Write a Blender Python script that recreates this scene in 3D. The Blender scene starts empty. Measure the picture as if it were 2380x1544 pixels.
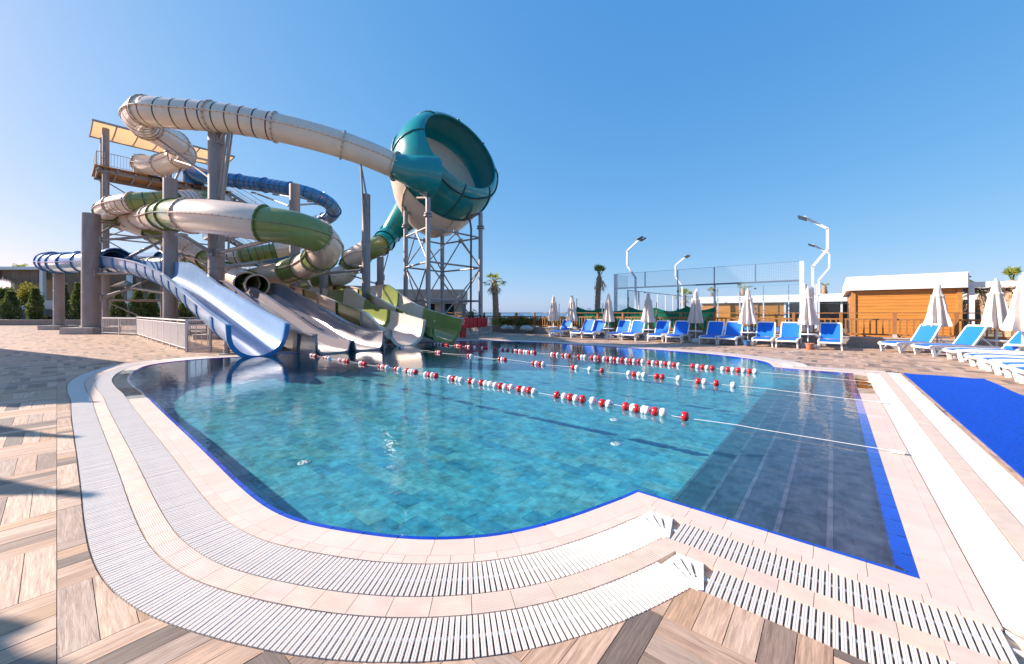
import bpy, bmesh, math, random
from mathutils import Vector, Matrix
from mathutils.geometry import tessellate_polygon
RAD = math.radians
rnd = random.Random(11)
scene = bpy.context.scene
COL = scene.collection

# ------------------------------------------------------------------ camera, sky, sun, exposure
EYE, FPX, CX, HY = 1.4, 889.0, 1190.0, 727.0          # eye height; focal length, centre and horizon in a 2380 px wide frame
cam_d = bpy.data.cameras.new('camera')
cam_d.sensor_width = 36.0
cam_d.lens = FPX / 2380 * 36
cam_d.shift_y = -(772 - HY) / 2380
cam_d.clip_start = 0.05
cam_d.clip_end = 60000
cam = bpy.data.objects.new('camera', cam_d)
cam.location = (0, 0, EYE)
cam.rotation_euler = (RAD(90), 0, 0)
COL.objects.link(cam)
scene.camera = cam

SUN_AZ, SUN_EL = RAD(-80), RAD(28)                    # azimuth measured from +Y towards +X
SUN_DIR = Vector((math.sin(SUN_AZ) * math.cos(SUN_EL), math.cos(SUN_AZ) * math.cos(SUN_EL), math.sin(SUN_EL)))
EXPOSURE = 1.16
SKY_CURVE = ((1.12, 0.92), (0.87, 0.50), (0.99, 0.26))
world = bpy.data.worlds.new('World')
scene.world = world
world.use_nodes = True
wn = world.node_tree.nodes
wl = world.node_tree.links
wn.clear()
sky = wn.new('ShaderNodeTexSky')
sky.sky_type = 'NISHITA'
sky.sun_disc = False
sky.sun_elevation = SUN_EL
sky.sun_rotation = SUN_AZ
sky.altitude = 0
sky.air_density = 0.78
sky.dust_density = 0.65
sky.ozone_density = 6.0
sep = wn.new('ShaderNodeSeparateColor')                # the photograph's tone curve, the same for the whole sky
comb = wn.new('ShaderNodeCombineColor')
wl.new(sky.outputs[0], sep.inputs[0])
for ch, (gain, power) in enumerate(SKY_CURVE):
    s1 = wn.new('ShaderNodeMath'); s1.operation = 'MULTIPLY'; s1.inputs[1].default_value = 0.15
    s2 = wn.new('ShaderNodeMath'); s2.operation = 'POWER'; s2.inputs[1].default_value = power
    s3 = wn.new('ShaderNodeMath'); s3.operation = 'MULTIPLY'; s3.inputs[1].default_value = gain / 0.15 * 2 ** (0.45 - EXPOSURE)
    wl.new(sep.outputs[ch], s1.inputs[0]); wl.new(s1.outputs[0], s2.inputs[0]); wl.new(s2.outputs[0], s3.inputs[0])
    wl.new(s3.outputs[0], comb.inputs[ch])
bg = wn.new('ShaderNodeBackground')
bg.inputs['Strength'].default_value = 0.11
wo = wn.new('ShaderNodeOutputWorld')
wl.new(comb.outputs[0], bg.inputs['Color'])
wl.new(bg.outputs[0], wo.inputs['Surface'])

sun_d = bpy.data.lights.new('sun', 'SUN')
sun_d.energy = 4.6
sun_d.angle = RAD(0.55)
sun_d.color = (1.0, 0.88, 0.76)
sun = bpy.data.objects.new('sun', sun_d)
sun.rotation_euler = SUN_DIR.to_track_quat('Z', 'Y').to_euler()
sun.location = SUN_DIR * 80
COL.objects.link(sun)

vs = scene.view_settings
vs.view_transform = 'Standard'
vs.look = 'None'
vs.gamma = 1.0
vs.exposure = EXPOSURE
vs.use_curve_mapping = False
scene.render.engine = 'CYCLES'
scene.cycles.use_denoising = True
scene.cycles.max_bounces = 8
scene.cycles.transparent_max_bounces = 24
scene.cycles.caustics_reflective = False
scene.cycles.caustics_refractive = False
scene.cycles.sample_clamp_indirect = 6

# ------------------------------------------------------------------ placing helpers
E1 = Vector((0.7656, -0.6433, 0))      # along the swimming lanes, towards the right and the viewer
E2 = Vector((0.6433, 0.7656, 0))       # along the right hand pool edge, away
Z = Vector((0, 0, 1))


def UVP(u, v, z=0.0):
    p = E1 * u + E2 * v
    return Vector((p.x, p.y, z))


def G(x, y, z=0.0):                    # where a pixel's line of sight meets the level z
    Y = (EYE - z) * FPX / (y - HY)
    return Vector(((x - CX) * Y / FPX, Y, z))


def P(x, y, Y):                        # the point of a pixel's line of sight at distance Y
    return Vector(((x - CX) * Y / FPX, Y, EYE + (HY - y) * Y / FPX))


def X_at(x, Y, z=0.0):
    return Vector(((x - CX) * Y / FPX, Y, z))


def px(p):
    return (CX + p.x / p.y * FPX, HY - (p.z - EYE) / p.y * FPX)


def in_frame(p, m=40):
    if p.y < 0.3:
        return False
    x, y = px(p)
    return -m < x < 2380 + m and -m < y < 1544 + m


# ------------------------------------------------------------------ materials
MATS = {}


def new_mat(name):
    m = bpy.data.materials.new(name)
    m.use_nodes = True
    nt = m.node_tree
    return m, nt, nt.nodes['Principled BSDF']


def N(nt, t, **kw):
    n = nt.nodes.new(t)
    for k, v in kw.items():
        setattr(n, k, v)
    return n


def mat(name, col, rough=0.5, var=0.12, scale=3.0, bump=0.0, bscale=60.0, metal=0.0, coat=0.0, stretch=(1, 1, 1), spec=0.5, dirt=None):
    """plain material: base colour broken up by two noises, fine relief"""
    m, nt, b = new_mat(name)
    L = nt.links
    tc = N(nt, 'ShaderNodeTexCoord')
    mp = N(nt, 'ShaderNodeMapping')
    mp.inputs['Scale'].default_value = stretch
    L.new(tc.outputs['Object'], mp.inputs['Vector'])
    n1 = N(nt, 'ShaderNodeTexNoise')
    n1.inputs['Scale'].default_value = scale
    n1.inputs['Detail'].default_value = 6
    n1.inputs['Roughness'].default_value = 0.65
    L.new(mp.outputs[0], n1.inputs['Vector'])
    cr = N(nt, 'ShaderNodeValToRGB')
    lo = tuple(max(0, c * (1 - var)) for c in col) + (1,)
    hi = tuple(min(1, c * (1 + var)) for c in col) + (1,)
    cr.color_ramp.elements[0].position = 0.3
    cr.color_ramp.elements[1].position = 0.7
    cr.color_ramp.elements[0].color = lo
    cr.color_ramp.elements[1].color = hi
    L.new(n1.outputs['Fac'], cr.inputs['Fac'])
    out = cr.outputs['Color']
    if dirt:
        n2 = N(nt, 'ShaderNodeTexNoise')
        n2.inputs['Scale'].default_value = scale * 0.35
        n2.inputs['Detail'].default_value = 8
        L.new(mp.outputs[0], n2.inputs['Vector'])
        mr = N(nt, 'ShaderNodeMapRange')
        mr.inputs[1].default_value = 0.5
        mr.inputs[2].default_value = 0.75
        mr.inputs[4].default_value = dirt[3]
        L.new(n2.outputs['Fac'], mr.inputs[0])
        mx = N(nt, 'ShaderNodeMix', data_type='RGBA')
        L.new(mr.outputs[0], mx.inputs[0])
        L.new(out, mx.inputs[6])
        mx.inputs[7].default_value = (dirt[0], dirt[1], dirt[2], 1)
        out = mx.outputs[2]
    L.new(out, b.inputs['Base Color'])
    b.inputs['Roughness'].default_value = rough
    b.inputs['Metallic'].default_value = metal
    b.inputs['Coat Weight'].default_value = coat
    b.inputs['Coat Roughness'].default_value = 0.12
    b.inputs['Specular IOR Level'].default_value = spec
    if bump:
        n3 = N(nt, 'ShaderNodeTexNoise')
        n3.inputs['Scale'].default_value = bscale
        n3.inputs['Detail'].default_value = 4
        L.new(mp.outputs[0], n3.inputs['Vector'])
        bp = N(nt, 'ShaderNodeBump')
        bp.inputs['Strength'].default_value = bump
        bp.inputs['Distance'].default_value = 0.02
        L.new(n3.outputs['Fac'], bp.inputs['Height'])
        L.new(bp.outputs[0], b.inputs['Normal'])
    MATS[name] = m
    return m


def tint_mat(name, rough, grain=None, bump=0.2, mottle=0.25, spots=None, coat=0.0, streak=0.0):
    """colour per piece from the mesh attribute 'tint'; relief and grain along the piece from 'gv'"""
    m, nt, b = new_mat(name)
    L = nt.links
    at = N(nt, 'ShaderNodeAttribute', attribute_name='tint')
    gv = N(nt, 'ShaderNodeAttribute', attribute_name='gv')
    mp = N(nt, 'ShaderNodeMapping')
    mp.inputs['Scale'].default_value = grain or (1, 1, 1)
    L.new(gv.outputs['Vector'], mp.inputs['Vector'])
    n1 = N(nt, 'ShaderNodeTexNoise')
    n1.inputs['Scale'].default_value = 1.0
    n1.inputs['Detail'].default_value = 7
    n1.inputs['Roughness'].default_value = 0.62
    n1.inputs['Distortion'].default_value = 0.6
    L.new(mp.outputs[0], n1.inputs['Vector'])
    mr = N(nt, 'ShaderNodeMapRange')
    mr.inputs[1].default_value = 0.25
    mr.inputs[2].default_value = 0.75
    mr.inputs[3].default_value = 1 - mottle
    mr.inputs[4].default_value = 1 + mottle
    L.new(n1.outputs['Fac'], mr.inputs[0])
    mx = N(nt, 'ShaderNodeVectorMath', operation='SCALE')
    L.new(at.outputs['Color'], mx.inputs[0])
    L.new(mr.outputs[0], mx.inputs['Scale'])
    out = mx.outputs[0]
    if streak:                                              # dark weathered streaks along the grain
        mps = N(nt, 'ShaderNodeMapping')
        mps.inputs['Scale'].default_value = (2.2, 30.0, 1.0)
        L.new(gv.outputs['Vector'], mps.inputs['Vector'])
        n4 = N(nt, 'ShaderNodeTexNoise')
        n4.inputs['Scale'].default_value = 1.0
        n4.inputs['Detail'].default_value = 10
        n4.inputs['Roughness'].default_value = 0.75
        L.new(mps.outputs[0], n4.inputs['Vector'])
        m4 = N(nt, 'ShaderNodeMapRange')
        m4.inputs[1].default_value = 0.46
        m4.inputs[2].default_value = 0.68
        m4.inputs[4].default_value = streak
        L.new(n4.outputs['Fac'], m4.inputs[0])
        x4 = N(nt, 'ShaderNodeMix', data_type='RGBA')
        x4.blend_type = 'MULTIPLY'
        L.new(m4.outputs[0], x4.inputs[0])
        L.new(out, x4.inputs[6])
        x4.inputs[7].default_value = (0.50, 0.40, 0.33, 1)
        out = x4.outputs[2]
    if spots:
        n2 = N(nt, 'ShaderNodeTexNoise')
        n2.inputs['Scale'].default_value = spots[4]
        n2.inputs['Detail'].default_value = 9
        n2.inputs['Roughness'].default_value = 0.7
        L.new(gv.outputs['Vector'], n2.inputs['Vector'])
        m2 = N(nt, 'ShaderNodeMapRange')
        m2.inputs[1].default_value = 0.5
        m2.inputs[2].default_value = 0.72
        m2.inputs[4].default_value = spots[3]
        L.new(n2.outputs['Fac'], m2.inputs[0])
        mm = N(nt, 'ShaderNodeMix', data_type='RGBA')
        L.new(m2.outputs[0], mm.inputs[0])
        L.new(out, mm.inputs[6])
        mm.inputs[7].default_value = (spots[0], spots[1], spots[2], 1)
        out = mm.outputs[2]
    L.new(out, b.inputs['Base Color'])
    b.inputs['Roughness'].default_value = rough
    b.inputs['Coat Weight'].default_value = coat
    bp = N(nt, 'ShaderNodeBump')
    bp.inputs['Strength'].default_value = bump
    bp.inputs['Distance'].default_value = 0.004
    L.new(n1.outputs['Fac'], bp.inputs['Height'])
    L.new(bp.outputs[0], b.inputs['Normal'])
    MATS[name] = m
    return m


def ribbed_mat(name, col, freq=560.0, rough=0.55):
    """tile with fine anti-slip ribs running along 'gv'.y"""
    m, nt, b = new_mat(name)
    L = nt.links
    gv = N(nt, 'ShaderNodeAttribute', attribute_name='gv')
    at = N(nt, 'ShaderNodeAttribute', attribute_name='tint')
    sp = N(nt, 'ShaderNodeSeparateXYZ')
    L.new(gv.outputs['Vector'], sp.inputs[0])
    ml = N(nt, 'ShaderNodeMath', operation='MULTIPLY')
    ml.inputs[1].default_value = freq
    L.new(sp.outputs['Y'], ml.inputs[0])
    sn = N(nt, 'ShaderNodeMath', operation='SINE')
    L.new(ml.outputs[0], sn.inputs[0])
    bp = N(nt, 'ShaderNodeBump')
    bp.inputs['Strength'].default_value = 0.22
    bp.inputs['Distance'].default_value = 0.004
    L.new(sn.outputs[0], bp.inputs['Height'])
    ns = N(nt, 'ShaderNodeTexNoise')
    ns.inputs['Scale'].default_value = 9
    ns.inputs['Detail'].default_value = 6
    L.new(gv.outputs['Vector'], ns.inputs['Vector'])
    mr = N(nt, 'ShaderNodeMapRange')
    mr.inputs[1].default_value = 0.3
    mr.inputs[2].default_value = 0.7
    mr.inputs[3].default_value = 0.88
    mr.inputs[4].default_value = 1.08
    L.new(ns.outputs['Fac'], mr.inputs[0])
    mx = N(nt, 'ShaderNodeVectorMath', operation='SCALE')
    L.new(at.outputs['Color'], mx.inputs[0])
    L.new(mr.outputs[0], mx.inputs['Scale'])
    L.new(mx.outputs[0], b.inputs['Base Color'])
    L.new(bp.outputs[0], b.inputs['Normal'])
    b.inputs['Roughness'].default_value = rough
    MATS[name] = m
    return m


def schlick(nt, f0, normal=None):
    """mirror share by angle, the same from both sides of the surface"""
    lw = N(nt, 'ShaderNodeLayerWeight')
    lw.inputs['Blend'].default_value = 0.5
    if normal is not None:
        nt.links.new(normal, lw.inputs['Normal'])
    pw = N(nt, 'ShaderNodeMath', operation='POWER')
    pw.inputs[1].default_value = 5.0
    nt.links.new(lw.outputs['Facing'], pw.inputs[0])
    ma = N(nt, 'ShaderNodeMath', operation='MULTIPLY_ADD')
    ma.inputs[1].default_value = 1 - f0
    ma.inputs[2].default_value = f0
    nt.links.new(pw.outputs[0], ma.inputs[0])
    return ma


def glass_mat(name, tint=(0.86, 0.95, 0.97), boost=1.0):
    m = bpy.data.materials.new(name)
    m.use_nodes = True
    nt = m.node_tree
    nt.nodes.clear()
    L = nt.links
    o = N(nt, 'ShaderNodeOutputMaterial')
    t = N(nt, 'ShaderNodeBsdfTransparent')
    t.inputs[0].default_value = tint + (1,)
    g = N(nt, 'ShaderNodeBsdfGlossy')
    g.inputs['Roughness'].default_value = 0.02
    fr = schlick(nt, 0.04)
    mu = N(nt, 'ShaderNodeMath', operation='MULTIPLY')
    mu.inputs[1].default_value = boost
    mu.use_clamp = True
    mi = N(nt, 'ShaderNodeMixShader')
    L.new(fr.outputs[0], mu.inputs[0])
    L.new(mu.outputs[0], mi.inputs[0])
    L.new(t.outputs[0], mi.inputs[1])
    L.new(g.outputs[0], mi.inputs[2])
    L.new(mi.outputs[0], o.inputs['Surface'])
    MATS[name] = m
    return m


def water_mat(name):
    m = bpy.data.materials.new(name)
    m.use_nodes = True
    nt = m.node_tree
    nt.nodes.clear()
    L = nt.links
    o = N(nt, 'ShaderNodeOutputMaterial')
    tc = N(nt, 'ShaderNodeTexCoord')
    hs = []
    for sc, st, det in ((0.9, 0.02, 2), (5.0, 0.011, 3), (17.0, 0.0035, 2)):
        n = N(nt, 'ShaderNodeTexNoise')
        n.inputs['Scale'].default_value = sc
        n.inputs['Detail'].default_value = det
        n.inputs['Distortion'].default_value = 0.4
        L.new(tc.outputs['Object'], n.inputs['Vector'])
        mu = N(nt, 'ShaderNodeMath', operation='MULTIPLY')
        mu.inputs[1].default_value = st
        L.new(n.outputs['Fac'], mu.inputs[0])
        hs.append(mu)
    a1 = N(nt, 'ShaderNodeMath', operation='ADD')
    a2 = N(nt, 'ShaderNodeMath', operation='ADD')
    L.new(hs[0].outputs[0], a1.inputs[0])
    L.new(hs[1].outputs[0], a1.inputs[1])
    L.new(a1.outputs[0], a2.inputs[0])
    L.new(hs[2].outputs[0], a2.inputs[1])
    bp = N(nt, 'ShaderNodeBump')
    bp.inputs['Strength'].default_value = 1.0
    bp.inputs['Distance'].default_value = WAVE
    L.new(a2.outputs[0], bp.inputs['Height'])
    fr = schlick(nt, 0.02, bp.outputs[0])
    t = N(nt, 'ShaderNodeBsdfTransparent')
    wp = N(nt, 'ShaderNodeTexNoise')                        # caustic ripple light imitated by a cell pattern in the transparent colour
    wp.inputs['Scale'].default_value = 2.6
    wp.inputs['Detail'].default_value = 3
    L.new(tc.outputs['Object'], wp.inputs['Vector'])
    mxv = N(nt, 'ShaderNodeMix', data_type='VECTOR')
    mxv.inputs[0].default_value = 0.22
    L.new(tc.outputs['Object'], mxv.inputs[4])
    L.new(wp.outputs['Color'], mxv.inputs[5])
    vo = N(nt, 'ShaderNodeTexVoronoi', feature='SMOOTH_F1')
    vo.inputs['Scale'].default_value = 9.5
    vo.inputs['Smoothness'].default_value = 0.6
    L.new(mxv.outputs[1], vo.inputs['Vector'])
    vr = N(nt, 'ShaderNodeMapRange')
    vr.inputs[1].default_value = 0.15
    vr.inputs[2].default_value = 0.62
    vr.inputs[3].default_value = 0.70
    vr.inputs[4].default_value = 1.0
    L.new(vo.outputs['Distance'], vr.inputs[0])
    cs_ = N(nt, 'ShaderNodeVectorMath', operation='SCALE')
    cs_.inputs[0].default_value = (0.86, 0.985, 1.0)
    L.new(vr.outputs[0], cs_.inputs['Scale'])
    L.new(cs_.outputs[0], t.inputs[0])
    g = N(nt, 'ShaderNodeBsdfGlossy')
    g.inputs['Roughness'].default_value = 0.015
    L.new(bp.outputs[0], g.inputs['Normal'])
    mi = N(nt, 'ShaderNodeMixShader')
    L.new(fr.outputs[0], mi.inputs[0])
    L.new(t.outputs[0], mi.inputs[1])
    L.new(g.outputs[0], mi.inputs[2])
    L.new(mi.outputs[0], o.inputs['Surface'])
    MATS[name] = m
    return m


def leaf_mat(name, col, col2, trans=0.35):
    m, nt, b = new_mat(name)
    L = nt.links
    g = N(nt, 'ShaderNodeNewGeometry')
    cr = N(nt, 'ShaderNodeValToRGB')
    cr.color_ramp.elements[0].color = col + (1,)
    cr.color_ramp.elements[1].color = col2 + (1,)
    L.new(g.outputs['Random Per Island'], cr.inputs['Fac'])
    L.new(cr.outputs[0], b.inputs['Base Color'])
    b.inputs['Roughness'].default_value = 0.5
    tr = N(nt, 'ShaderNodeBsdfTranslucent')
    L.new(cr.outputs[0], tr.inputs['Color'])
    mi = N(nt, 'ShaderNodeMixShader')
    mi.inputs[0].default_value = trans
    out = nt.nodes['Material Output']
    L.new(b.outputs[0], mi.inputs[1])
    L.new(tr.outputs[0], mi.inputs[2])
    L.new(mi.outputs[0], out.inputs['Surface'])
    MATS[name] = m
    return m


def cloth_mat(name, col, trans=0.4, var=0.06):
    m = mat(name, col, rough=0.85, var=var, scale=4, bump=0.1, bscale=180, spec=0.15)
    nt = m.node_tree
    b = nt.nodes['Principled BSDF']
    tr = N(nt, 'ShaderNodeBsdfTranslucent')
    tr.inputs['Color'].default_value = col + (1,)
    mi = N(nt, 'ShaderNodeMixShader')
    mi.inputs[0].default_value = trans
    nt.links.new(b.outputs[0], mi.inputs[1])
    nt.links.new(tr.outputs[0], mi.inputs[2])
    nt.links.new(mi.outputs[0], nt.nodes['Material Output'].inputs['Surface'])
    return m


WAVE = 0.28
mat('cream', (0.86, 0.665, 0.535), 0.3, 0.06, 1.2, coat=0.4, dirt=(0.62, 0.46, 0.36, 0.35))
mat('cream_flange', (0.64, 0.48, 0.37), 0.4, 0.08, 2)
mat('green', (0.235, 0.275, 0.065), 0.25, 0.12, 1.3, coat=0.5, dirt=(0.19, 0.21, 0.07, 0.4))
mat('green_flange', (0.13, 0.18, 0.05), 0.35, 0.1, 2)
mat('teal', (0.004, 0.25, 0.255), 0.22, 0.12, 0.9, coat=0.6, dirt=(0.02, 0.20, 0.21, 0.4))
mat('teal_flange', (0.003, 0.12, 0.135), 0.35, 0.1, 2)
mat('blue_tube', (0.05, 0.21, 0.45), 0.25, 0.1, 1.2, coat=0.5, dirt=(0.09, 0.23, 0.43, 0.4))
mat('blue_deep', (0.02, 0.16, 0.42), 0.3, 0.12, 2, coat=0.4)
mat('blue_pale', (0.33, 0.46, 0.66), 0.22, 0.1, 1.5, coat=0.5, dirt=(0.32, 0.40, 0.55, 0.5))
mat('slide_grey', (0.245, 0.208, 0.225), 0.3, 0.08, 1.1, coat=0.4, dirt=(0.36, 0.31, 0.31, 0.4))
mat('slide_grey_rib', (0.20, 0.18, 0.20), 0.4, 0.1, 2)
mat('stripe_red', (0.20, 0.02, 0.025), 0.4)
mat('stripe_blue', (0.012, 0.05, 0.12), 0.4)
mat('stripe_green', (0.01, 0.07, 0.05), 0.4)
mat('stripe_olive', (0.12, 0.12, 0.03), 0.4)
mat('galvanised', (0.35, 0.305, 0.295), 0.5, 0.14, 5, bump=0.06, bscale=30, metal=0.35, dirt=(0.40, 0.34, 0.32, 0.5))
mat('galvanised_column', (0.29, 0.24, 0.235), 0.55, 0.2, 2.2, bump=0.1, bscale=25, metal=0.25, stretch=(1, 1, 0.35), dirt=(0.42, 0.33, 0.30, 0.5))
mat('concrete', (0.42, 0.37, 0.34), 0.85, 0.12, 4, bump=0.25, bscale=40)
mat('plinth_render', (0.33, 0.27, 0.235), 0.9, 0.2, 6, bump=0.8, bscale=45)
mat('steel_rail', (0.60, 0.56, 0.55), 0.4, 0.06, 6, metal=0.3)
mat('fence_wood', (0.34, 0.145, 0.043), 0.55, 0.22, 5, bump=0.15, bscale=30, stretch=(1, 1, 0.25))
mat('hut_wood', (0.62, 0.24, 0.045), 0.5, 0.18, 3.5, bump=0.12, bscale=30, stretch=(0.3, 0.3, 4))
mat('hut_wood_trim', (0.50, 0.22, 0.06), 0.5, 0.15, 5)
mat('white_paint', (0.80, 0.79, 0.78), 0.55, 0.03, 2, dirt=(0.70, 0.68, 0.65, 0.3))
mat('white_steel', (0.72, 0.72, 0.73), 0.4, 0.04, 3)
mat('white_plastic', (0.80, 0.785, 0.765), 0.35, 0.03, 3, coat=0.15)
mat('slat_plastic', (0.70, 0.63, 0.575), 0.42, 0.05, 2, dirt=(0.66, 0.56, 0.48, 0.35))
mat('sling_blue', (0.01, 0.16, 0.68), 0.55, 0.12, 40, bump=0.15, bscale=300, spec=0.3)
mat('mat_blue', (0.010, 0.095, 0.62), 0.95, 0.35, 45, bump=1.0, bscale=220, spec=0.1)
mat('float_red', (0.62, 0.008, 0.012), 0.3, 0.08, 4, coat=0.4)
mat('float_white', (0.80, 0.79, 0.78), 0.35, 0.04, 4, coat=0.3)
mat('rope_white', (0.72, 0.70, 0.68), 0.8, 0.15, 60)
mat('pad_red', (0.55, 0.01, 0.02), 0.45, 0.12, 3)
mat('black_rubber', (0.015, 0.015, 0.02), 0.5)
mat('dark_metal', (0.07, 0.08, 0.10), 0.45, 0.1, 4, metal=0.4)
mat('court_grey', (0.16, 0.21, 0.29), 0.45, 0.06, 3, metal=0.2)
mat('wire', (0.55, 0.57, 0.62), 0.5, 0.05, 3, metal=0.4)
mat('court_turf', (0.02, 0.22, 0.55), 0.9, 0.15, 12, bump=0.3, bscale=120)
mat('beige_wall', (0.52, 0.44, 0.38), 0.85, 0.08, 2, bump=0.1, bscale=40)
mat('dark_opening', (0.02, 0.022, 0.03), 0.4)
mat('window_dark', (0.05, 0.07, 0.09), 0.08, 0.1, 1)
mat('soil', (0.17, 0.11, 0.07), 0.95, 0.35, 3, bump=0.8, bscale=14)
mat('terrain', (0.20, 0.17, 0.11), 0.95, 0.4, 0.3, bump=0.6, bscale=4, dirt=(0.10, 0.12, 0.04, 0.7))
mat('rock', (0.55, 0.51, 0.47), 0.85, 0.25, 4, bump=0.6, bscale=14)
mat('retaining', (0.27, 0.23, 0.21), 0.9, 0.2, 1.5, bump=0.4, bscale=18, dirt=(0.17, 0.14, 0.12, 0.6))
mat('terracotta', (0.42, 0.17, 0.09), 0.75, 0.15, 8)
mat('pot_blue', (0.03, 0.14, 0.36), 0.4, 0.15, 8)
mat('palm_trunk', (0.42, 0.27, 0.18), 0.9, 0.35, 8, bump=0.8, bscale=20)
mat('palm_dead', (0.52, 0.29, 0.15), 0.85, 0.35, 6)
mat('bark', (0.11, 0.075, 0.05), 0.9, 0.3, 8, bump=0.6, bscale=24)
mat('thatch', (0.28, 0.20, 0.15), 0.95, 0.4, 3, bump=1.0, bscale=30, stretch=(8, 8, 0.6))
mat('grout', (0.33, 0.26, 0.22), 0.9, 0.2, 8)
mat('channel', (0.56, 0.40, 0.29), 0.7, 0.2, 5, bump=0.1, bscale=30)
mat('sea', (0.03, 0.12, 0.22), 0.25, 0.15, 0.02, bump=0.3, bscale=0.4)
mat('pole_wood', (0.28, 0.21, 0.16), 0.9, 0.2, 4)
mat('rope_red', (0.6, 0.05, 0.03), 0.6)
mat('reed', (0.30, 0.20, 0.12), 0.9, 0.4, 6)
cloth_mat('parasol_cloth', (0.78, 0.695, 0.635), 0.25)
cloth_mat('awning_cloth', (0.90, 0.56, 0.27), 0.7)
cloth_mat('shadow_caster_cloth', (0.40, 0.36, 0.42), 0.03)  # cloth of the unseen sails added to cast shadows
cloth_mat('green_net', (0.015, 0.20, 0.11), 0.35)
glass_mat('court_glass', (0.90, 0.965, 0.98), 1.2)
glass_mat('window_glass', (0.7, 0.8, 0.85), 1.6)
leaf_mat('leaf_conifer', (0.05, 0.085, 0.025), (0.22, 0.26, 0.07), 0.35)
leaf_mat('leaf_yellow', (0.13, 0.14, 0.02), (0.42, 0.36, 0.03), 0.4)
leaf_mat('leaf_shrub', (0.05, 0.085, 0.02), (0.22, 0.26, 0.05), 0.35)
leaf_mat('leaf_dry', (0.12, 0.09, 0.04), (0.16, 0.16, 0.06), 0.3)
leaf_mat('leaf_palm', (0.20, 0.28, 0.05), (0.55, 0.52, 0.13), 0.55)
leaf_mat('leaf_plant', (0.03, 0.06, 0.015), (0.10, 0.16, 0.03), 0.3)
tint_mat('plank', 0.55, grain=(6.0, 75.0, 1.0), bump=0.5, mottle=0.36, streak=0.75)
tint_mat('plank_far', 0.55, grain=(6.0, 75.0, 1.0), bump=0.15, mottle=0.25, streak=0.6)
tint_mat('pool_tile', 0.45, grain=(13, 13, 1), bump=0.1, mottle=0.42, spots=(0.16, 0.28, 0.26, 0.5, 4.0))  # stone mottle kept fine to imitate rippled light on the pool floor
tint_mat('step_tile', 0.4, grain=(22, 5, 1), bump=0.1, mottle=0.4, spots=(0.20, 0.185, 0.20, 0.38, 3.4))
tint_mat('coping', 0.5, grain=(7, 7, 1), bump=0.05, mottle=0.06, spots=(0.50, 0.38, 0.29, 0.3, 3.0))
tint_mat('edge_blue', 0.18, grain=(12, 12, 1), bump=0.05, mottle=0.12, coat=0.5)
ribbed_mat('ribbed', None)
water_mat('water')


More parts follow.
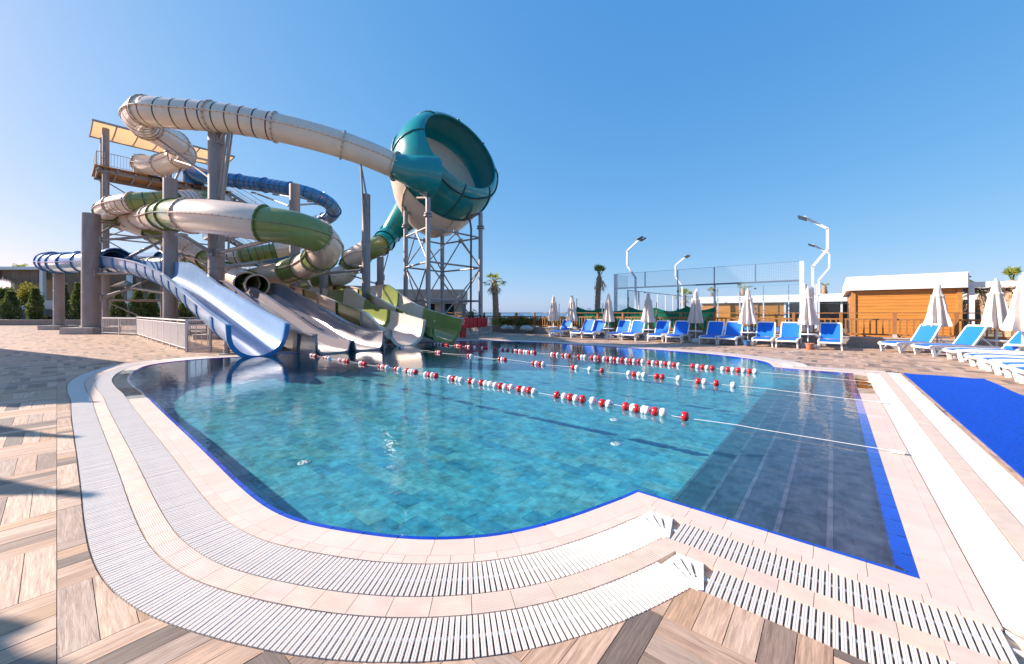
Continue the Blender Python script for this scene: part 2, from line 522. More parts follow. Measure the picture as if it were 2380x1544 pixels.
# ------------------------------------------------------------------ mesh collector
class MB:
    def __init__(s):
        s.v, s.f, s.t, s.g = [], [], [], []

    def face(s, pts, tint=None, gv=None):
        i = len(s.v)
        s.v.extend(tuple(p) for p in pts)
        s.f.append(tuple(range(i, i + len(pts))))
        if tint is not None:
            s.t.append(tint)
        if gv is not None:
            s.g.extend(gv)

    def faces(s, vs_, fs):
        i = len(s.v)
        s.v.extend(tuple(p) for p in vs_)
        s.f.extend(tuple(i + k for k in f) for f in fs)

    def obox(s, c, a, b, d):           # centre and three half axes
        c, a, b, d = Vector(c), Vector(a), Vector(b), Vector(d)
        vs_ = [c + a * x + b * y + d * z for z in (-1, 1) for y in (-1, 1) for x in (-1, 1)]
        s.faces(vs_, [(0, 2, 3, 1), (4, 5, 7, 6), (0, 1, 5, 4), (2, 6, 7, 3), (0, 4, 6, 2), (1, 3, 7, 5)])

    def box(s, x0, x1, y0, y1, z0, z1):
        s.obox(((x0 + x1) / 2, (y0 + y1) / 2, (z0 + z1) / 2), ((x1 - x0) / 2, 0, 0), (0, (y1 - y0) / 2, 0), (0, 0, (z1 - z0) / 2))

    def beam(s, p, q, w, h, up=Z):
        p, q = Vector(p), Vector(q)
        t = (q - p)
        ln = t.length
        t.normalize()
        r = t.cross(up)
        if r.length < 1e-4:
            r = t.cross(Vector((1, 0, 0)))
        r.normalize()
        n = r.cross(t)
        s.obox((p + q) / 2, t * ln / 2, r * w / 2, n * h / 2)

    def tube(s, pts, r, n=8, caps=True, closed=False):
        pts = [Vector(p) for p in pts]
        k = len(pts)
        rs = r if isinstance(r, (list, tuple)) else [r] * k
        base = len(s.v)
        ref = None
        for i, p in enumerate(pts):
            if closed:
                t = pts[(i + 1) % k] - pts[i - 1]
            else:
                t = pts[min(i + 1, k - 1)] - pts[max(i - 1, 0)]
            t.normalize()
            if ref is None:
                ref = Z if abs(t.z) < 0.9 else Vector((1, 0, 0))
            a = t.cross(ref)
            if a.length < 1e-4:
                a = t.cross(Vector((0.3, 1, 0.2)))
            a.normalize()
            b = a.cross(t)
            ref = b
            for j in range(n):
                g = 2 * math.pi * j / n
                s.v.append(tuple(p + (a * math.cos(g) + b * math.sin(g)) * rs[i]))
        for i in range(k if closed else k - 1):
            for j in range(n):
                i2 = (i + 1) % k
                s.f.append((base + i * n + j, base + i * n + (j + 1) % n, base + i2 * n + (j + 1) % n, base + i2 * n + j))
        if caps and not closed:
            s.f.append(tuple(base + j for j in range(n))[::-1])
            s.f.append(tuple(base + (k - 1) * n + j for j in range(n)))

    def lathe(s, prof, c=(0, 0, 0), n=16, fold=None):      # profile of (radius, z) round a vertical axis
        c = Vector(c)
        base = len(s.v)
        for (r, z) in prof:
            for j in range(n):
                g = 2 * math.pi * j / n
                q = r if fold is None else fold(r, z, g)
                s.v.append((c.x + q * math.cos(g), c.y + q * math.sin(g), c.z + z))
        for i in range(len(prof) - 1):
            for j in range(n):
                s.f.append((base + i * n + j, base + i * n + (j + 1) % n, base + (i + 1) * n + (j + 1) % n, base + (i + 1) * n + j))

    def prism(s, poly, z0, z1):
        k = len(poly)
        vs_ = [(p[0], p[1], z0) for p in poly] + [(p[0], p[1], z1) for p in poly]
        fs = [tuple(range(k))[::-1], tuple(range(k, 2 * k))] + [(i, (i + 1) % k, k + (i + 1) % k, k + i) for i in range(k)]
        s.faces(vs_, fs)

    def mesh(s, name):
        me = bpy.data.meshes.new(name)
        me.from_pydata(s.v, [], s.f)
        if s.t and len(s.t) == len(s.f):
            a = me.attributes.new('tint', 'FLOAT_COLOR', 'FACE')
            a.data.foreach_set('color', [c for t in s.t for c in (t[0], t[1], t[2], 1.0)])
        if s.g and len(s.g) == sum(len(f) for f in s.f):
            a = me.attributes.new('gv', 'FLOAT_VECTOR', 'CORNER')
            a.data.foreach_set('vector', [c for t in s.g for c in t])
        me.update()
        return me

    def build(s, name, material, parent=None, smooth=False, off=None):
        me = s.mesh(name)
        if smooth:
            smooth_mesh(me, smooth if isinstance(smooth, float) else 40.0)
        return obj(name, me, material, parent)


def smooth_mesh(me, deg=40.0):
    bm = bmesh.new()
    bm.from_mesh(me)
    bmesh.ops.remove_doubles(bm, verts=bm.verts, dist=1e-4)
    bmesh.ops.recalc_face_normals(bm, faces=bm.faces)
    lim = RAD(deg)
    for f in bm.faces:
        f.smooth = True
    for e in bm.edges:
        e.smooth = len(e.link_faces) == 2 and e.calc_face_angle(0) < lim
    bm.to_mesh(me)
    bm.free()


def obj(name, me, material=None, parent=None):
    o = bpy.data.objects.new(name, me)
    if material is not None:
        m = MATS[material]
        if not me.materials:
            me.materials.append(m)
        elif me.materials[0] != m:
            o.material_slots[0].link = 'OBJECT'
            o.material_slots[0].material = m
    COL.objects.link(o)
    if parent is not None:
        o.parent = parent
        b = base_of(parent)
        o.matrix_parent_inverse = Matrix.Translation(-b)
    return o


def base_of(o):
    return Vector(o['_w']) if '_w' in o else Vector((0, 0, 0))


def tag(o, label=None, cat=None, group=None, kind=None):
    if label:
        o['label'] = label
    if cat:
        o['category'] = cat
    if group:
        o['group'] = group
    if kind:
        o['kind'] = kind
    return o


def thing(name, loc, label, cat, group=None, kind=None):
    o = bpy.data.objects.new(name, None)
    o.empty_display_size = 0.2
    o.location = loc
    o['_w'] = list(loc)
    COL.objects.link(o)
    return tag(o, label, cat, group, kind)


def place(name, me, parent, M, material=None):             # a piece sharing mesh data, at a world matrix
    o = obj(name, me, material, parent)
    o.matrix_basis = M                                      # parent inverse already cancels the parent
    return o


def copy_tree(o, parent=None):
    c = o.copy()
    COL.objects.link(c)
    if parent is not None:
        c.parent = parent
        c.matrix_parent_inverse = o.matrix_parent_inverse.copy()
    for ch in list(o.children):
        copy_tree(ch, c)
    return c


def axes_matrix(p, x, y, z):
    return Matrix(((x[0], y[0], z[0], p[0]), (x[1], y[1], z[1], p[1]), (x[2], y[2], z[2], p[2]), (0, 0, 0, 1)))


def catmull(pts, step=0.25):
    pts = [Vector(p) for p in pts]
    ext = [pts[0] * 2 - pts[1]] + pts + [pts[-1] * 2 - pts[-2]]
    dense = []
    for i in range(1, len(ext) - 2):
        a, b, c, d = ext[i - 1:i + 3]
        ts = [0]
        for q, r in ((a, b), (b, c), (c, d)):
            ts.append(ts[-1] + max(1e-3, (r - q).length) ** 0.5)
        for k in range(24):
            t = ts[1] + (ts[2] - ts[1]) * k / 24
            A1 = a * ((ts[1] - t) / (ts[1] - ts[0])) + b * ((t - ts[0]) / (ts[1] - ts[0]))
            A2 = b * ((ts[2] - t) / (ts[2] - ts[1])) + c * ((t - ts[1]) / (ts[2] - ts[1]))
            A3 = c * ((ts[3] - t) / (ts[3] - ts[2])) + d * ((t - ts[2]) / (ts[3] - ts[2]))
            B1 = A1 * ((ts[2] - t) / (ts[2] - ts[0])) + A2 * ((t - ts[0]) / (ts[2] - ts[0]))
            B2 = A2 * ((ts[3] - t) / (ts[3] - ts[1])) + A3 * ((t - ts[1]) / (ts[3] - ts[1]))
            dense.append(B1 * ((ts[2] - t) / (ts[2] - ts[1])) + B2 * ((t - ts[1]) / (ts[2] - ts[1])))
    dense.append(pts[-1])
    return resample(dense, step)


def resample(d, step):
    ln = [0]
    for i in range(1, len(d)):
        ln.append(ln[-1] + (d[i] - d[i - 1]).length)
    n = max(2, int(round(ln[-1] / step)) + 1)
    out, j = [], 0
    for k in range(n):
        s = ln[-1] * k / (n - 1)
        while j < len(d) - 2 and ln[j + 1] < s:
            j += 1
        w = (s - ln[j]) / max(1e-9, ln[j + 1] - ln[j])
        out.append(d[j].lerp(d[j + 1], w))
    return out

# ------------------------------------------------------------------ terrain, sea
def struct(name, mb, m, smooth=False):
    return tag(mb.build(name, m, None, smooth), kind='structure')


mb = MB()
mb.face([(-9000, -2000, -6), (9000, -2000, -6), (9000, 30000, -6), (-9000, 30000, -6)])
struct('sea', mb, 'sea')
mb = MB()
for poly in ([(-140, -60), (60, -60), (60, 60), (20, 66), (-20, 62), (-60, 75), (-140, 75)],):
    k = len(poly)
    mb.faces([(x, y, -0.05) for x, y in poly] + [(x * 1.02, y * 1.05, -7) for x, y in poly],
             [(i, k + i, k + (i + 1) % k, (i + 1) % k) for i in range(k)])
poly = [(-140, -60), (60, -60), (60, 60), (20, 66), (-20, 62), (-60, 75), (-140, 75)]
TERRAIN_POLY = poly                                         # its top is cut out round the pool further down

# ------------------------------------------------------------------ the pool's outline
D_FLOOR = 0.66
WATER_Z = -0.012
RU, AL0, AL1 = 0.32, 2.95, 11.9                             # right edge and the two sides of the step alcove
NU = -1.19
cN, cC, cF, cN2 = UVP(NU, AL0), UVP(RU, AL0), UVP(RU, AL1), UVP(NU, AL1)
near = [G(*q) for q in [(1440, 1156), (1400, 1171), (1330, 1196), (1240, 1222), (1160, 1238), (1080, 1246), (1000, 1248), (920, 1244), (830, 1233), (760, 1221),
                        (700, 1207), (650, 1187), (610, 1163), (560, 1122), (500, 1065), (450, 1018), (405, 977), (365, 940), (335, 910)]]
far = [Vector(q + (0,)) for q in [(-7.35, 7.45), (-8.35, 8.35), (-9.25, 9.45), (-9.75, 10.5), (-9.45, 11.55), (-8.5, 12.3), (-7.6, 13.4), (-6.2, 15.1), (-4.9, 16.9),
                                  (-3.6, 18.4), (-1.9, 19.15), (0.0, 18.6), (1.8, 17.6), (4.1, 15.75), (6.0, 13.9), (7.0, 12.4), (7.25, 11.1)]]
curveA = catmull([cN] + near + far + [cN2], 0.05)


class Piece:
    def __init__(s, pts, ext):
        s.p = pts
        s.ln = [0]
        for i in range(1, len(pts)):
            s.ln.append(s.ln[-1] + (pts[i] - pts[i - 1]).length)
        s.L = s.ln[-1]
        s.ext = ext
        s.t = []
        for i in range(len(pts)):
            t = pts[min(i + 2, len(pts) - 1)] - pts[max(i - 2, 0)]
            s.t.append(t.normalized())

    def at(s, q):
        if q <= 0:
            t = s.t[0]
            return s.p[0] + t * q, Vector((-t.y, t.x, 0))
        if q >= s.L:
            t = s.t[-1]
            return s.p[-1] + t * (q - s.L), Vector((-t.y, t.x, 0))
        step = s.L / (len(s.p) - 1)
        i = min(int(q / step), len(s.p) - 2)
        while s.ln[i] > q and i > 0:
            i -= 1
        while s.ln[i + 1] < q and i < len(s.p) - 2:
            i += 1
        w = (q - s.ln[i]) / max(1e-9, s.ln[i + 1] - s.ln[i])
        t = s.t[i].lerp(s.t[i + 1], w).normalized()
        return s.p[i].lerp(s.p[i + 1], w), Vector((-t.y, t.x, 0))


pA = Piece(curveA, 0.0)
pD = Piece(resample([cN2, cF], 0.05), 1.2)
pR = Piece(resample([cF, cC], 0.05), 1.2)
pB = Piece(resample([cC, cN], 0.05), 1.2)
pA.ext = 1.2
PIECES = [pA, pD, pR, pB]
for i, pc in enumerate(PIECES):                             # clipping lines at the corners, along the mitre
    nx = PIECES[(i + 1) % 4]
    te, ts_ = pc.t[-1], nx.t[0]
    w = (Vector((-te.y, te.x, 0)) + Vector((-ts_.y, ts_.x, 0))).normalized()
    m = Vector((w.y, -w.x, 0))
    if m.dot(te + ts_) < 0:
        m = -m
    pc.end = (pc.p[-1], m)
    nx.start = (nx.p[0], m)


def clip_half(poly, c, m, sign):
    out = []
    k = len(poly)
    for i in range(k):
        a, b = poly[i], poly[(i + 1) % k]
        da, db = (a - c).dot(m) * sign, (b - c).dot(m) * sign
        if da >= 0:
            out.append(a)
        if (da >= 0) != (db >= 0):
            out.append(a.lerp(b, da / (da - db)))
    return out


def band_quad(pc, s0, s1, d0, d1):
    (a, na), (b, nb) = pc.at(s0), pc.at(s1)
    q = [a + na * d0, b + nb * d0, b + nb * d1, a + na * d1]
    if s0 < 2.0:
        q = clip_half(q, pc.start[0], pc.start[1], 1)
    if len(q) > 2 and s1 > pc.L - 2.0:
        q = clip_half(q, pc.end[0], pc.end[1], -1)
    return q if len(q) > 2 else []


def dip(p):                                                 # the coping lies a little lower by the left bend and by the far steps
    d = 0.0
    for c, r in ((Vector((-7.6, 8.0, 0)), 2.6), (Vector((6.4, 8.2, 0)), 1.9)):
        k = (Vector((p.x, p.y, 0)) - c).length
        d = max(d, 0.026 * max(0.0, min(1.0, (r - k) / 0.8)))
    return d


def outline(d, step=0.1):                                   # closed outline at offset d
    pts = []
    for pc in PIECES:
        n = int((pc.L + 2 * pc.ext) / step)
        for i in range(n + 1):
            s = -pc.ext + (pc.L + 2 * pc.ext) * i / n
            p, nn = pc.at(s)
            p = p + nn * d
            if s < 2.0 and (p - pc.start[0]).dot(pc.start[1]) < 0:
                continue
            if s > pc.L - 2.0 and (p - pc.end[0]).dot(pc.end[1]) > 0:
                continue
            pts.append(p)
    return pts


B1, G1_, B2, G2_ = 0.255, 0.505, 0.63, 0.86                 # coping, inner grate, ribbed band, outer grate
O_OUT = outline(G2_, 0.08)


def pip(p, poly):
    c = False
    j = len(poly) - 1
    for i in range(len(poly)):
        a, b = poly[i], poly[j]
        if (a.y > p.y) != (b.y > p.y) and p.x < (b.x - a.x) * (p.y - a.y) / (b.y - a.y) + a.x:
            c = not c
        j = i
    return c


def tess(loops, z, mbx, flip=False):
    tri = tessellate_polygon([[Vector((p.x, p.y, 0)) for p in lp] for lp in loops])
    allp = [p for lp in loops for p in lp]
    base = len(mbx.v)
    mbx.v.extend((p.x, p.y, z) for p in allp)
    for t in tri:
        a, b, c = (allp[i] for i in t)
        up = (b.x - a.x) * (c.y - a.y) - (b.y - a.y) * (c.x - a.x) > 0
        mbx.f.append(tuple(base + i for i in (t if up != flip else t[::-1])))


hole = outline(G2_ - 0.005, 0.25)
tp = [Vector((x, y, 0)) for x, y in TERRAIN_POLY]
tess([tp, hole], -0.05, mb)
struct('ground', mb, 'terrain')

# bed of the gutters, pool walls, floor
mb = MB()
for pc in PIECES:
    n = int((pc.L + 2 * pc.ext) / 0.12)
    for i in range(n):
        s0 = -pc.ext + (pc.L + 2 * pc.ext) * i / n
        s1 = -pc.ext + (pc.L + 2 * pc.ext) * (i + 1) / n
        q = band_quad(pc, s0, s1, 0.02, G2_)
        if q:
            mb.face([(p.x, p.y, -0.026) for p in q])
gutter = struct('gutter_bed', mb, 'channel')
mb = MB()
inner = outline(0.0, 0.1)
k = len(inner)
for i in range(k):
    a, b = inner[i], inner[(i + 1) % k]
    ta = (0.03, 0.20, 0.28)
    mb.face([(a.x, a.y, -D_FLOOR - 0.02), (b.x, b.y, -D_FLOOR - 0.02), (b.x, b.y, -0.03), (a.x, a.y, -0.03)], ta,
            [(i * 0.1, 0, 0), (i * 0.1 + 0.1, 0, 0), (i * 0.1 + 0.1, 0.6, 0), (i * 0.1, 0.6, 0)])
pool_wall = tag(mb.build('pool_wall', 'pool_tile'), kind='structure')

mb = MB()
u0, u1, v0, v1 = -21.5, 1.0, -1.0, 19.0
mb.face([UVP(u0, v0, -D_FLOOR - 0.012), UVP(u1, v0, -D_FLOOR - 0.012), UVP(u1, v1, -D_FLOOR - 0.012), UVP(u0, v1, -D_FLOOR - 0.012)])
pool_floor = struct('pool_floor', mb, 'grout')


def emit(parent, name, items, material, limit=300):
    """items: (distance, MB). The nearest ones in the picture become parts, the rest one mass"""
    items.sort(key=lambda t: t[0])
    rest = MB()
    for i, (d, m) in enumerate(items):
        if i < limit and d < 1e8:
            m.build(name, material, parent)
        else:
            o = len(rest.v)
            rest.v.extend(m.v)
            rest.f.extend(tuple(o + q for q in f) for f in m.f)
            rest.t.extend(m.t)
            rest.g.extend(m.g)
    if rest.f:
        tag(rest.build(name + '_field', material, parent), kind='stuff')


def pdist(p):
    return (p - Vector((0, 0, EYE))).length if in_frame(p) else 1e9


TEALS = [(0.05, 0.295, 0.365), (0.055, 0.315, 0.385), (0.07, 0.325, 0.385), (0.042, 0.27, 0.355), (0.075, 0.315, 0.355), (0.095, 0.325, 0.36), (0.03, 0.235, 0.335)]
items = []
TW, TH = 0.42, 0.21
innerbig = outline(0.25, 0.2)
for j in range(int((v1 - v0) / TH)):
    for i in range(-1, int((u1 - u0) / TW)):
        a = u0 + (i + 0.5 * (j % 2)) * TW
        b = v0 + j * TH
        c = UVP(a + TW / 2, b + TH / 2, -D_FLOOR)
        if a > NU - 0.15 or not pip(c, innerbig):
            continue
        g = 0.002
        q = [UVP(a + g, b + g, -D_FLOOR), UVP(a + TW - g, b + g, -D_FLOOR), UVP(a + TW - g, b + TH - g, -D_FLOOR), UVP(a + g, b + TH - g, -D_FLOOR)]
        m = MB()
        t = TEALS[rnd.randrange(7)]
        f = rnd.uniform(0.92, 1.08)
        tt = tuple(x * f for x in t)
        o = (rnd.uniform(0, 90), rnd.uniform(0, 90))
        m.face(q, tt, [(o[0], o[1], 0), (o[0] + TW, o[1], 0), (o[0] + TW, o[1] + TH, 0), (o[0], o[1] + TH, 0)])
        for e in range(4):
            p0, p1 = q[e], q[(e + 1) % 4]
            m.face([p0 - Z * 0.012, p1 - Z * 0.012, p1, p0], tt, [(o[0], o[1], 0)] * 4)
        items.append((pdist(c), m))
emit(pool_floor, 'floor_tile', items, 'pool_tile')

# the steps in the alcove
steps = thing('pool_steps', UVP(-0.5, 7.4, -D_FLOOR), 'broad submerged grey tiled steps leading down into the pool', 'steps')
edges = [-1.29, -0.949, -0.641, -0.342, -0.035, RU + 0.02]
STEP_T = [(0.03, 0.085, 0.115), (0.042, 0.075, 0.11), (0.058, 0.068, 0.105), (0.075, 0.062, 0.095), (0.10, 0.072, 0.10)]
for kx in range(5):
    zt = -0.55 + 0.11 * kx
    tread = MB()
    a, b = edges[kx], edges[kx + 1]
    vv = AL0
    while vv < AL1 - 0.01:
        v2 = min(vv + 0.9, AL1)
        f = rnd.uniform(0.93, 1.07)
        tt = tuple(x * f for x in STEP_T[kx])
        o = (rnd.uniform(0, 50), rnd.uniform(0, 50))
        q = [UVP(a, vv + 0.002, zt), UVP(b, vv + 0.002, zt), UVP(b, v2 - 0.002, zt), UVP(a, v2 - 0.002, zt)]
        m = MB()
        gg = [(o[0], o[1], 0), (o[0] + b - a, o[1], 0), (o[0] + b - a, o[1] + 0.9, 0), (o[0], o[1] + 0.9, 0)]
        m.face(q, tt, gg)
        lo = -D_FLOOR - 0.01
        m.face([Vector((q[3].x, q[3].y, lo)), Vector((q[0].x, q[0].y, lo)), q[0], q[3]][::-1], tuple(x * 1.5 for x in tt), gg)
        m.face([Vector((q[0].x, q[0].y, lo)), Vector((q[1].x, q[1].y, lo)), q[1], q[0]], tt, gg)
        m.face([Vector((q[2].x, q[2].y, lo)), Vector((q[3].x, q[3].y, lo)), q[3], q[2]], tt, gg)
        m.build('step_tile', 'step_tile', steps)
        m = MB()                                            # paler worn strip along the edge of the step
        m.face([UVP(a, vv + 0.004, zt + 0.0015), UVP(a + 0.035, vv + 0.004, zt + 0.0015), UVP(a + 0.035, v2 - 0.004, zt + 0.0015), UVP(a, v2 - 0.004, zt + 0.0015)],
               tuple(x * 1.5 + 0.02 for x in tt), gg)
        m.build('step_nosing', 'step_tile', steps)
        vv = v2

# coping tiles, ribbed tiles, blue edge, gratings
def band_items(d0, d1, length, z, thick, tintf, material=None, subs=3, gap=0.0012, shift=0.0, dipped=False):
    out = []
    for pc in PIECES:
        tot = pc.L + 2 * pc.ext
        n = max(1, int(round(tot / length)))
        for i in range(n):
            s0 = -pc.ext + tot * i / n + gap + shift
            s1 = -pc.ext + tot * (i + 1) / n - gap + shift
            m = MB()
            tt = tintf()
            o = rnd.uniform(0, 60)
            cen = None
            for kx in range(subs):
                a = s0 + (s1 - s0) * kx / subs
                b = s0 + (s1 - s0) * (kx + 1) / subs
                q = band_quad(pc, a, b, d0 + gap * 0.5, d1 - gap * 0.5)
                if not q:
                    continue
                zz = [z - (dip(p) if dipped else 0) for p in q]
                top = [Vector((p.x, p.y, h)) for p, h in zip(q, zz)]
                pb, nb = pc.at((a + b) / 2)
                tb = Vector((nb.y, -nb.x, 0))
                gvs = [((p - pb).dot(tb) + o + a, (p - pb).dot(nb) + o, 0) for p in q]
                m.face(top, tt, gvs)
                kk = len(top)
                for e in range(kk):
                    p0, p1 = top[e], top[(e + 1) % kk]
                    m.face([p0 - Z * thick, p1 - Z * thick, p1, p0][::-1], tt, [gvs[e]] * 4)
                cen = top[0] if cen is None else cen
            if m.f:
                out.append((pdist(cen), m))
    return out


def ctint():
    f = rnd.uniform(0.94, 1.05)
    return (0.69 * f, 0.525 * f, 0.435 * f)


coping = thing('pool_coping', (0, 0, 0), None, None, None, 'structure')
it = band_items(0.03, 0.185, 0.235, 0.0, 0.05, ctint, dipped=True) + band_items(0.185, B1, 0.118, 0.0, 0.05, ctint, dipped=True)
emit(coping, 'coping_tile', it, 'coping')
it = band_items(G1_, B2, 0.145, 0.0, 0.05, lambda: tuple(x * rnd.uniform(0.97, 1.03) for x in (0.66, 0.50, 0.405)))
emit(coping, 'ribbed_tile', it, 'ribbed')

# blue glazed edge: sloping strip between the coping and the water
items = []
for pc in PIECES:
    tot = pc.L + 2 * pc.ext
    n = max(1, int(round(tot / 0.235)))
    wide = -0.055 if pc is pR else -0.006
    for i in range(n):
        m = MB()
        f = rnd.uniform(0.85, 1.15)
        tt = (0.008 * f, 0.05 * f, 0.42 * f)
        cen = None
        for kx in range(3):
            a = -pc.ext + tot * (i + kx / 3) / n + (0.003 if kx == 0 else 0)
            b = -pc.ext + tot * (i + (kx + 1) / 3) / n - (0.003 if kx == 2 else 0)
            q = band_quad(pc, a, b, wide, 0.03)
            if not q:
                continue
            top = []
            for p in q:
                pb, nb = pc.at((a + b) / 2)
                d = (p - pb).dot(nb)
                top.append(Vector((p.x, p.y, -0.002 - dip(p))))
            m.face(top, tt, [(p.x, p.y, 0) for p in q])
            m.face([top[1] - Z * 0.06, top[0] - Z * 0.06, top[0], top[1]], tt, [(p.x, p.y, 0) for p in q[:2] + q[1::-1]])
            cen = top[0] if cen is None else cen
        if m.f:
            items.append((pdist(cen), m))
emit(coping, 'edge_tile', items, 'edge_blue')

PITCH = 0.0275
slat_me = {}


def slat_mesh(w):
    if w not in slat_me:
        m = MB()
        h, x = w / 2, 0.0098
        prof = [(-x * 0.9, -0.024), (-x, -0.002), (-x * 0.9, 0.0), (-x * 0.12, 0.0), (-x * 0.08, -0.0015), (x * 0.08, -0.0015), (x * 0.12, 0.0), (x * 0.9, 0.0), (x, -0.002), (x * 0.9, -0.024)]
        k = len(prof)
        m.faces([(a, -h, b) for a, b in prof] + [(a, h, b) for a, b in prof],
                [(i, i + 1, k + i + 1, k + i) for i in range(k - 1)] + [tuple(range(k)), tuple(range(k, 2 * k))[::-1]])
        slat_me[w] = m.mesh('grate_slat')
        slat_me[w].materials.append(MATS['slat_plastic'])
    return slat_me[w]


CORNERS = [cN, cN2, cF, cC]


def grating(name, d0, d1):
    root = thing(name, (0, 0, 0), None, None, None, 'structure')
    w = d1 - d0 - 0.012
    places = []
    dm = (d0 + d1) / 2
    for pc in PIECES:
        s = -pc.ext
        while s < pc.L + pc.ext:
            p, nn = pc.at(s)
            p2, n2 = pc.at(s + 0.02)
            s += PITCH * 0.02 / max(0.004, ((p2 + n2 * dm) - (p + nn * dm)).length)
            ends = [p + nn * (d0 + 0.006), p + nn * (d1 - 0.006)]
            ok = True
            if s < 2.0:
                ok = all((e - pc.start[0]).dot(pc.start[1]) > 0.012 for e in ends)
            if ok and s > pc.L - 2.0:
                ok = all((e - pc.end[0]).dot(pc.end[1]) < -0.012 for e in ends)
            if ok:
                c = p + nn * dm
                places.append((pdist(c), c, nn))
    places.sort(key=lambda t: t[0])
    me = slat_mesh(round(w, 3))
    rest = MB()
    vsr = [v.co.copy() for v in me.vertices]
    fsr = [tuple(p.vertices) for p in me.polygons]
    for i, (d, c, nn) in enumerate(places):
        t = Vector((nn.y, -nn.x, 0))
        M = axes_matrix(c + Z * rnd.uniform(-0.0012, 0.0006), t, nn, Z)
        if i < 300:
            place('grate_slat', me, root, M)
        else:
            rest.faces([M @ v for v in vsr], fsr)
    tag(rest.build('grate_slat_field', 'slat_plastic', root), kind='stuff')
    mid = (d0 + d1) / 2                                     # the joining spine below the slats
    sp = MB()
    for pc in PIECES:
        tot = pc.L + 2 * pc.ext
        n = int(tot / 0.1)
        for i in range(n):
            a = -pc.ext + tot * i / n
            b = -pc.ext + tot * (i + 1) / n
            q = band_quad(pc, a, b, mid - 0.009, mid + 0.009)
            if q:
                sp.prism([(p.x, p.y) for p in q], -0.027, -0.006)
    sp.build('grate_spine', 'slat_plastic', root)
    # moulded corner plates with three slots at the inward corners, plain at the outward ones
    for ci, (pa, pb, cc) in enumerate(((pB, pA, cN), (pA, pD, cN2), (pD, pR, cF), (pR, pB, cC))):
        na, nb = pa.at(pa.L)[1], pb.at(0)[1]
        ta, tb = pa.t[-1], pb.t[0]
        w_ = (na + nb).normalized()
        mit = lambda d: cc + w_ * (d / w_.dot(na))
        inner_p, outer_p = mit(d0 + 0.004), mit(d1 - 0.004)
        wd = d1 - d0 - 0.008
        if ci < 2:
            a_in = outer_p - nb * wd + tb * 0.012
            b_in = outer_p - na * wd - ta * 0.012
            ring = [inner_p, b_in.lerp(inner_p, 0.25), outer_p - ta * 0.02, outer_p + tb * 0.02, a_in]
            holes = []
            for kx in range(3):
                q = (0.28, 0.52, 0.76)[kx]
                tip = (a_in.lerp(inner_p, q * 2) if q < 0.5 else inner_p.lerp(b_in.lerp(inner_p, 0.25), q * 2 - 1))
                dv = (outer_p - tip)
                L2 = dv.length
                dv.normalize()
                sd = Vector((-dv.y, dv.x, 0)) * 0.009
                holes.append([tip + dv * L2 * 0.16 - sd, tip + dv * L2 * 0.16 + sd, tip + dv * L2 * 0.66 + sd * 0.7, tip + dv * L2 * 0.66 - sd * 0.7])
            m = MB()
            tess([ring] + holes, 0.004, m)
            for lp in [ring] + holes:
                for e in range(len(lp)):
                    p0, p1 = lp[e], lp[(e + 1) % len(lp)]
                    m.face([(p0.x, p0.y, -0.03), (p1.x, p1.y, -0.03), (p1.x, p1.y, 0.004), (p0.x, p0.y, 0.004)])
            m.build('corner_plate', 'white_plastic', root)
        else:
            m = MB()
            m.prism([(p.x, p.y) for p in [mit(d0 + 0.006), mit(d1 - 0.006) - ta * 0.02, mit(d1 - 0.006), mit(d1 - 0.006) + tb * 0.02]], -0.03, 0.002)
            m.build('corner_plate', 'white_plastic', root)
    return root


grating('inner_gutter_grate', B1, G1_)
grating('outer_gutter_grate', B2, G2_)

# water: fills the pool up to the outer edge of the coping
mb = MB()
tess([outline(B1 - 0.01, 0.15)], WATER_Z, mb)
water = struct('pool_water', mb, 'water')

# round inlets in the floor
for (x, y, z, lab) in ((707, 1076, -D_FLOOR, 'round white drain cover on the pool floor beside the long wall shadow'),
                       (1428, 976, -D_FLOOR, 'round white drain cover on the pool floor under the near float line'),
                       (1432, 1032, -D_FLOOR, 'round white drain cover on the sunlit pool floor before the steps corner'),
                       (1865, 1074, -0.24, 'round white inlet cover set into the submerged steps')):
    p = G(x, y, z)
    mb = MB()
    prof = [(0.0, 0.016), (0.02, 0.017), (0.05, 0.015), (0.075, 0.012), (0.085, 0.004), (0.086, -0.012)]
    mb.lathe(prof, p, 20)
    o = thing('drain_cover', p, lab, 'drain cover')
    mb.build('dome', 'white_plastic', o, True)
    for q in range(6):
        mb = MB()
        a = q * math.pi / 3
        c = p + Vector((math.cos(a) * 0.05, math.sin(a) * 0.05, 0.0165))
        mb.obox(c, Vector((math.cos(a), math.sin(a), 0)) * 0.014, Vector((-math.sin(a), math.cos(a), 0)) * 0.005, Z * 0.003)
        mb.build('slot', 'dark_metal', o)

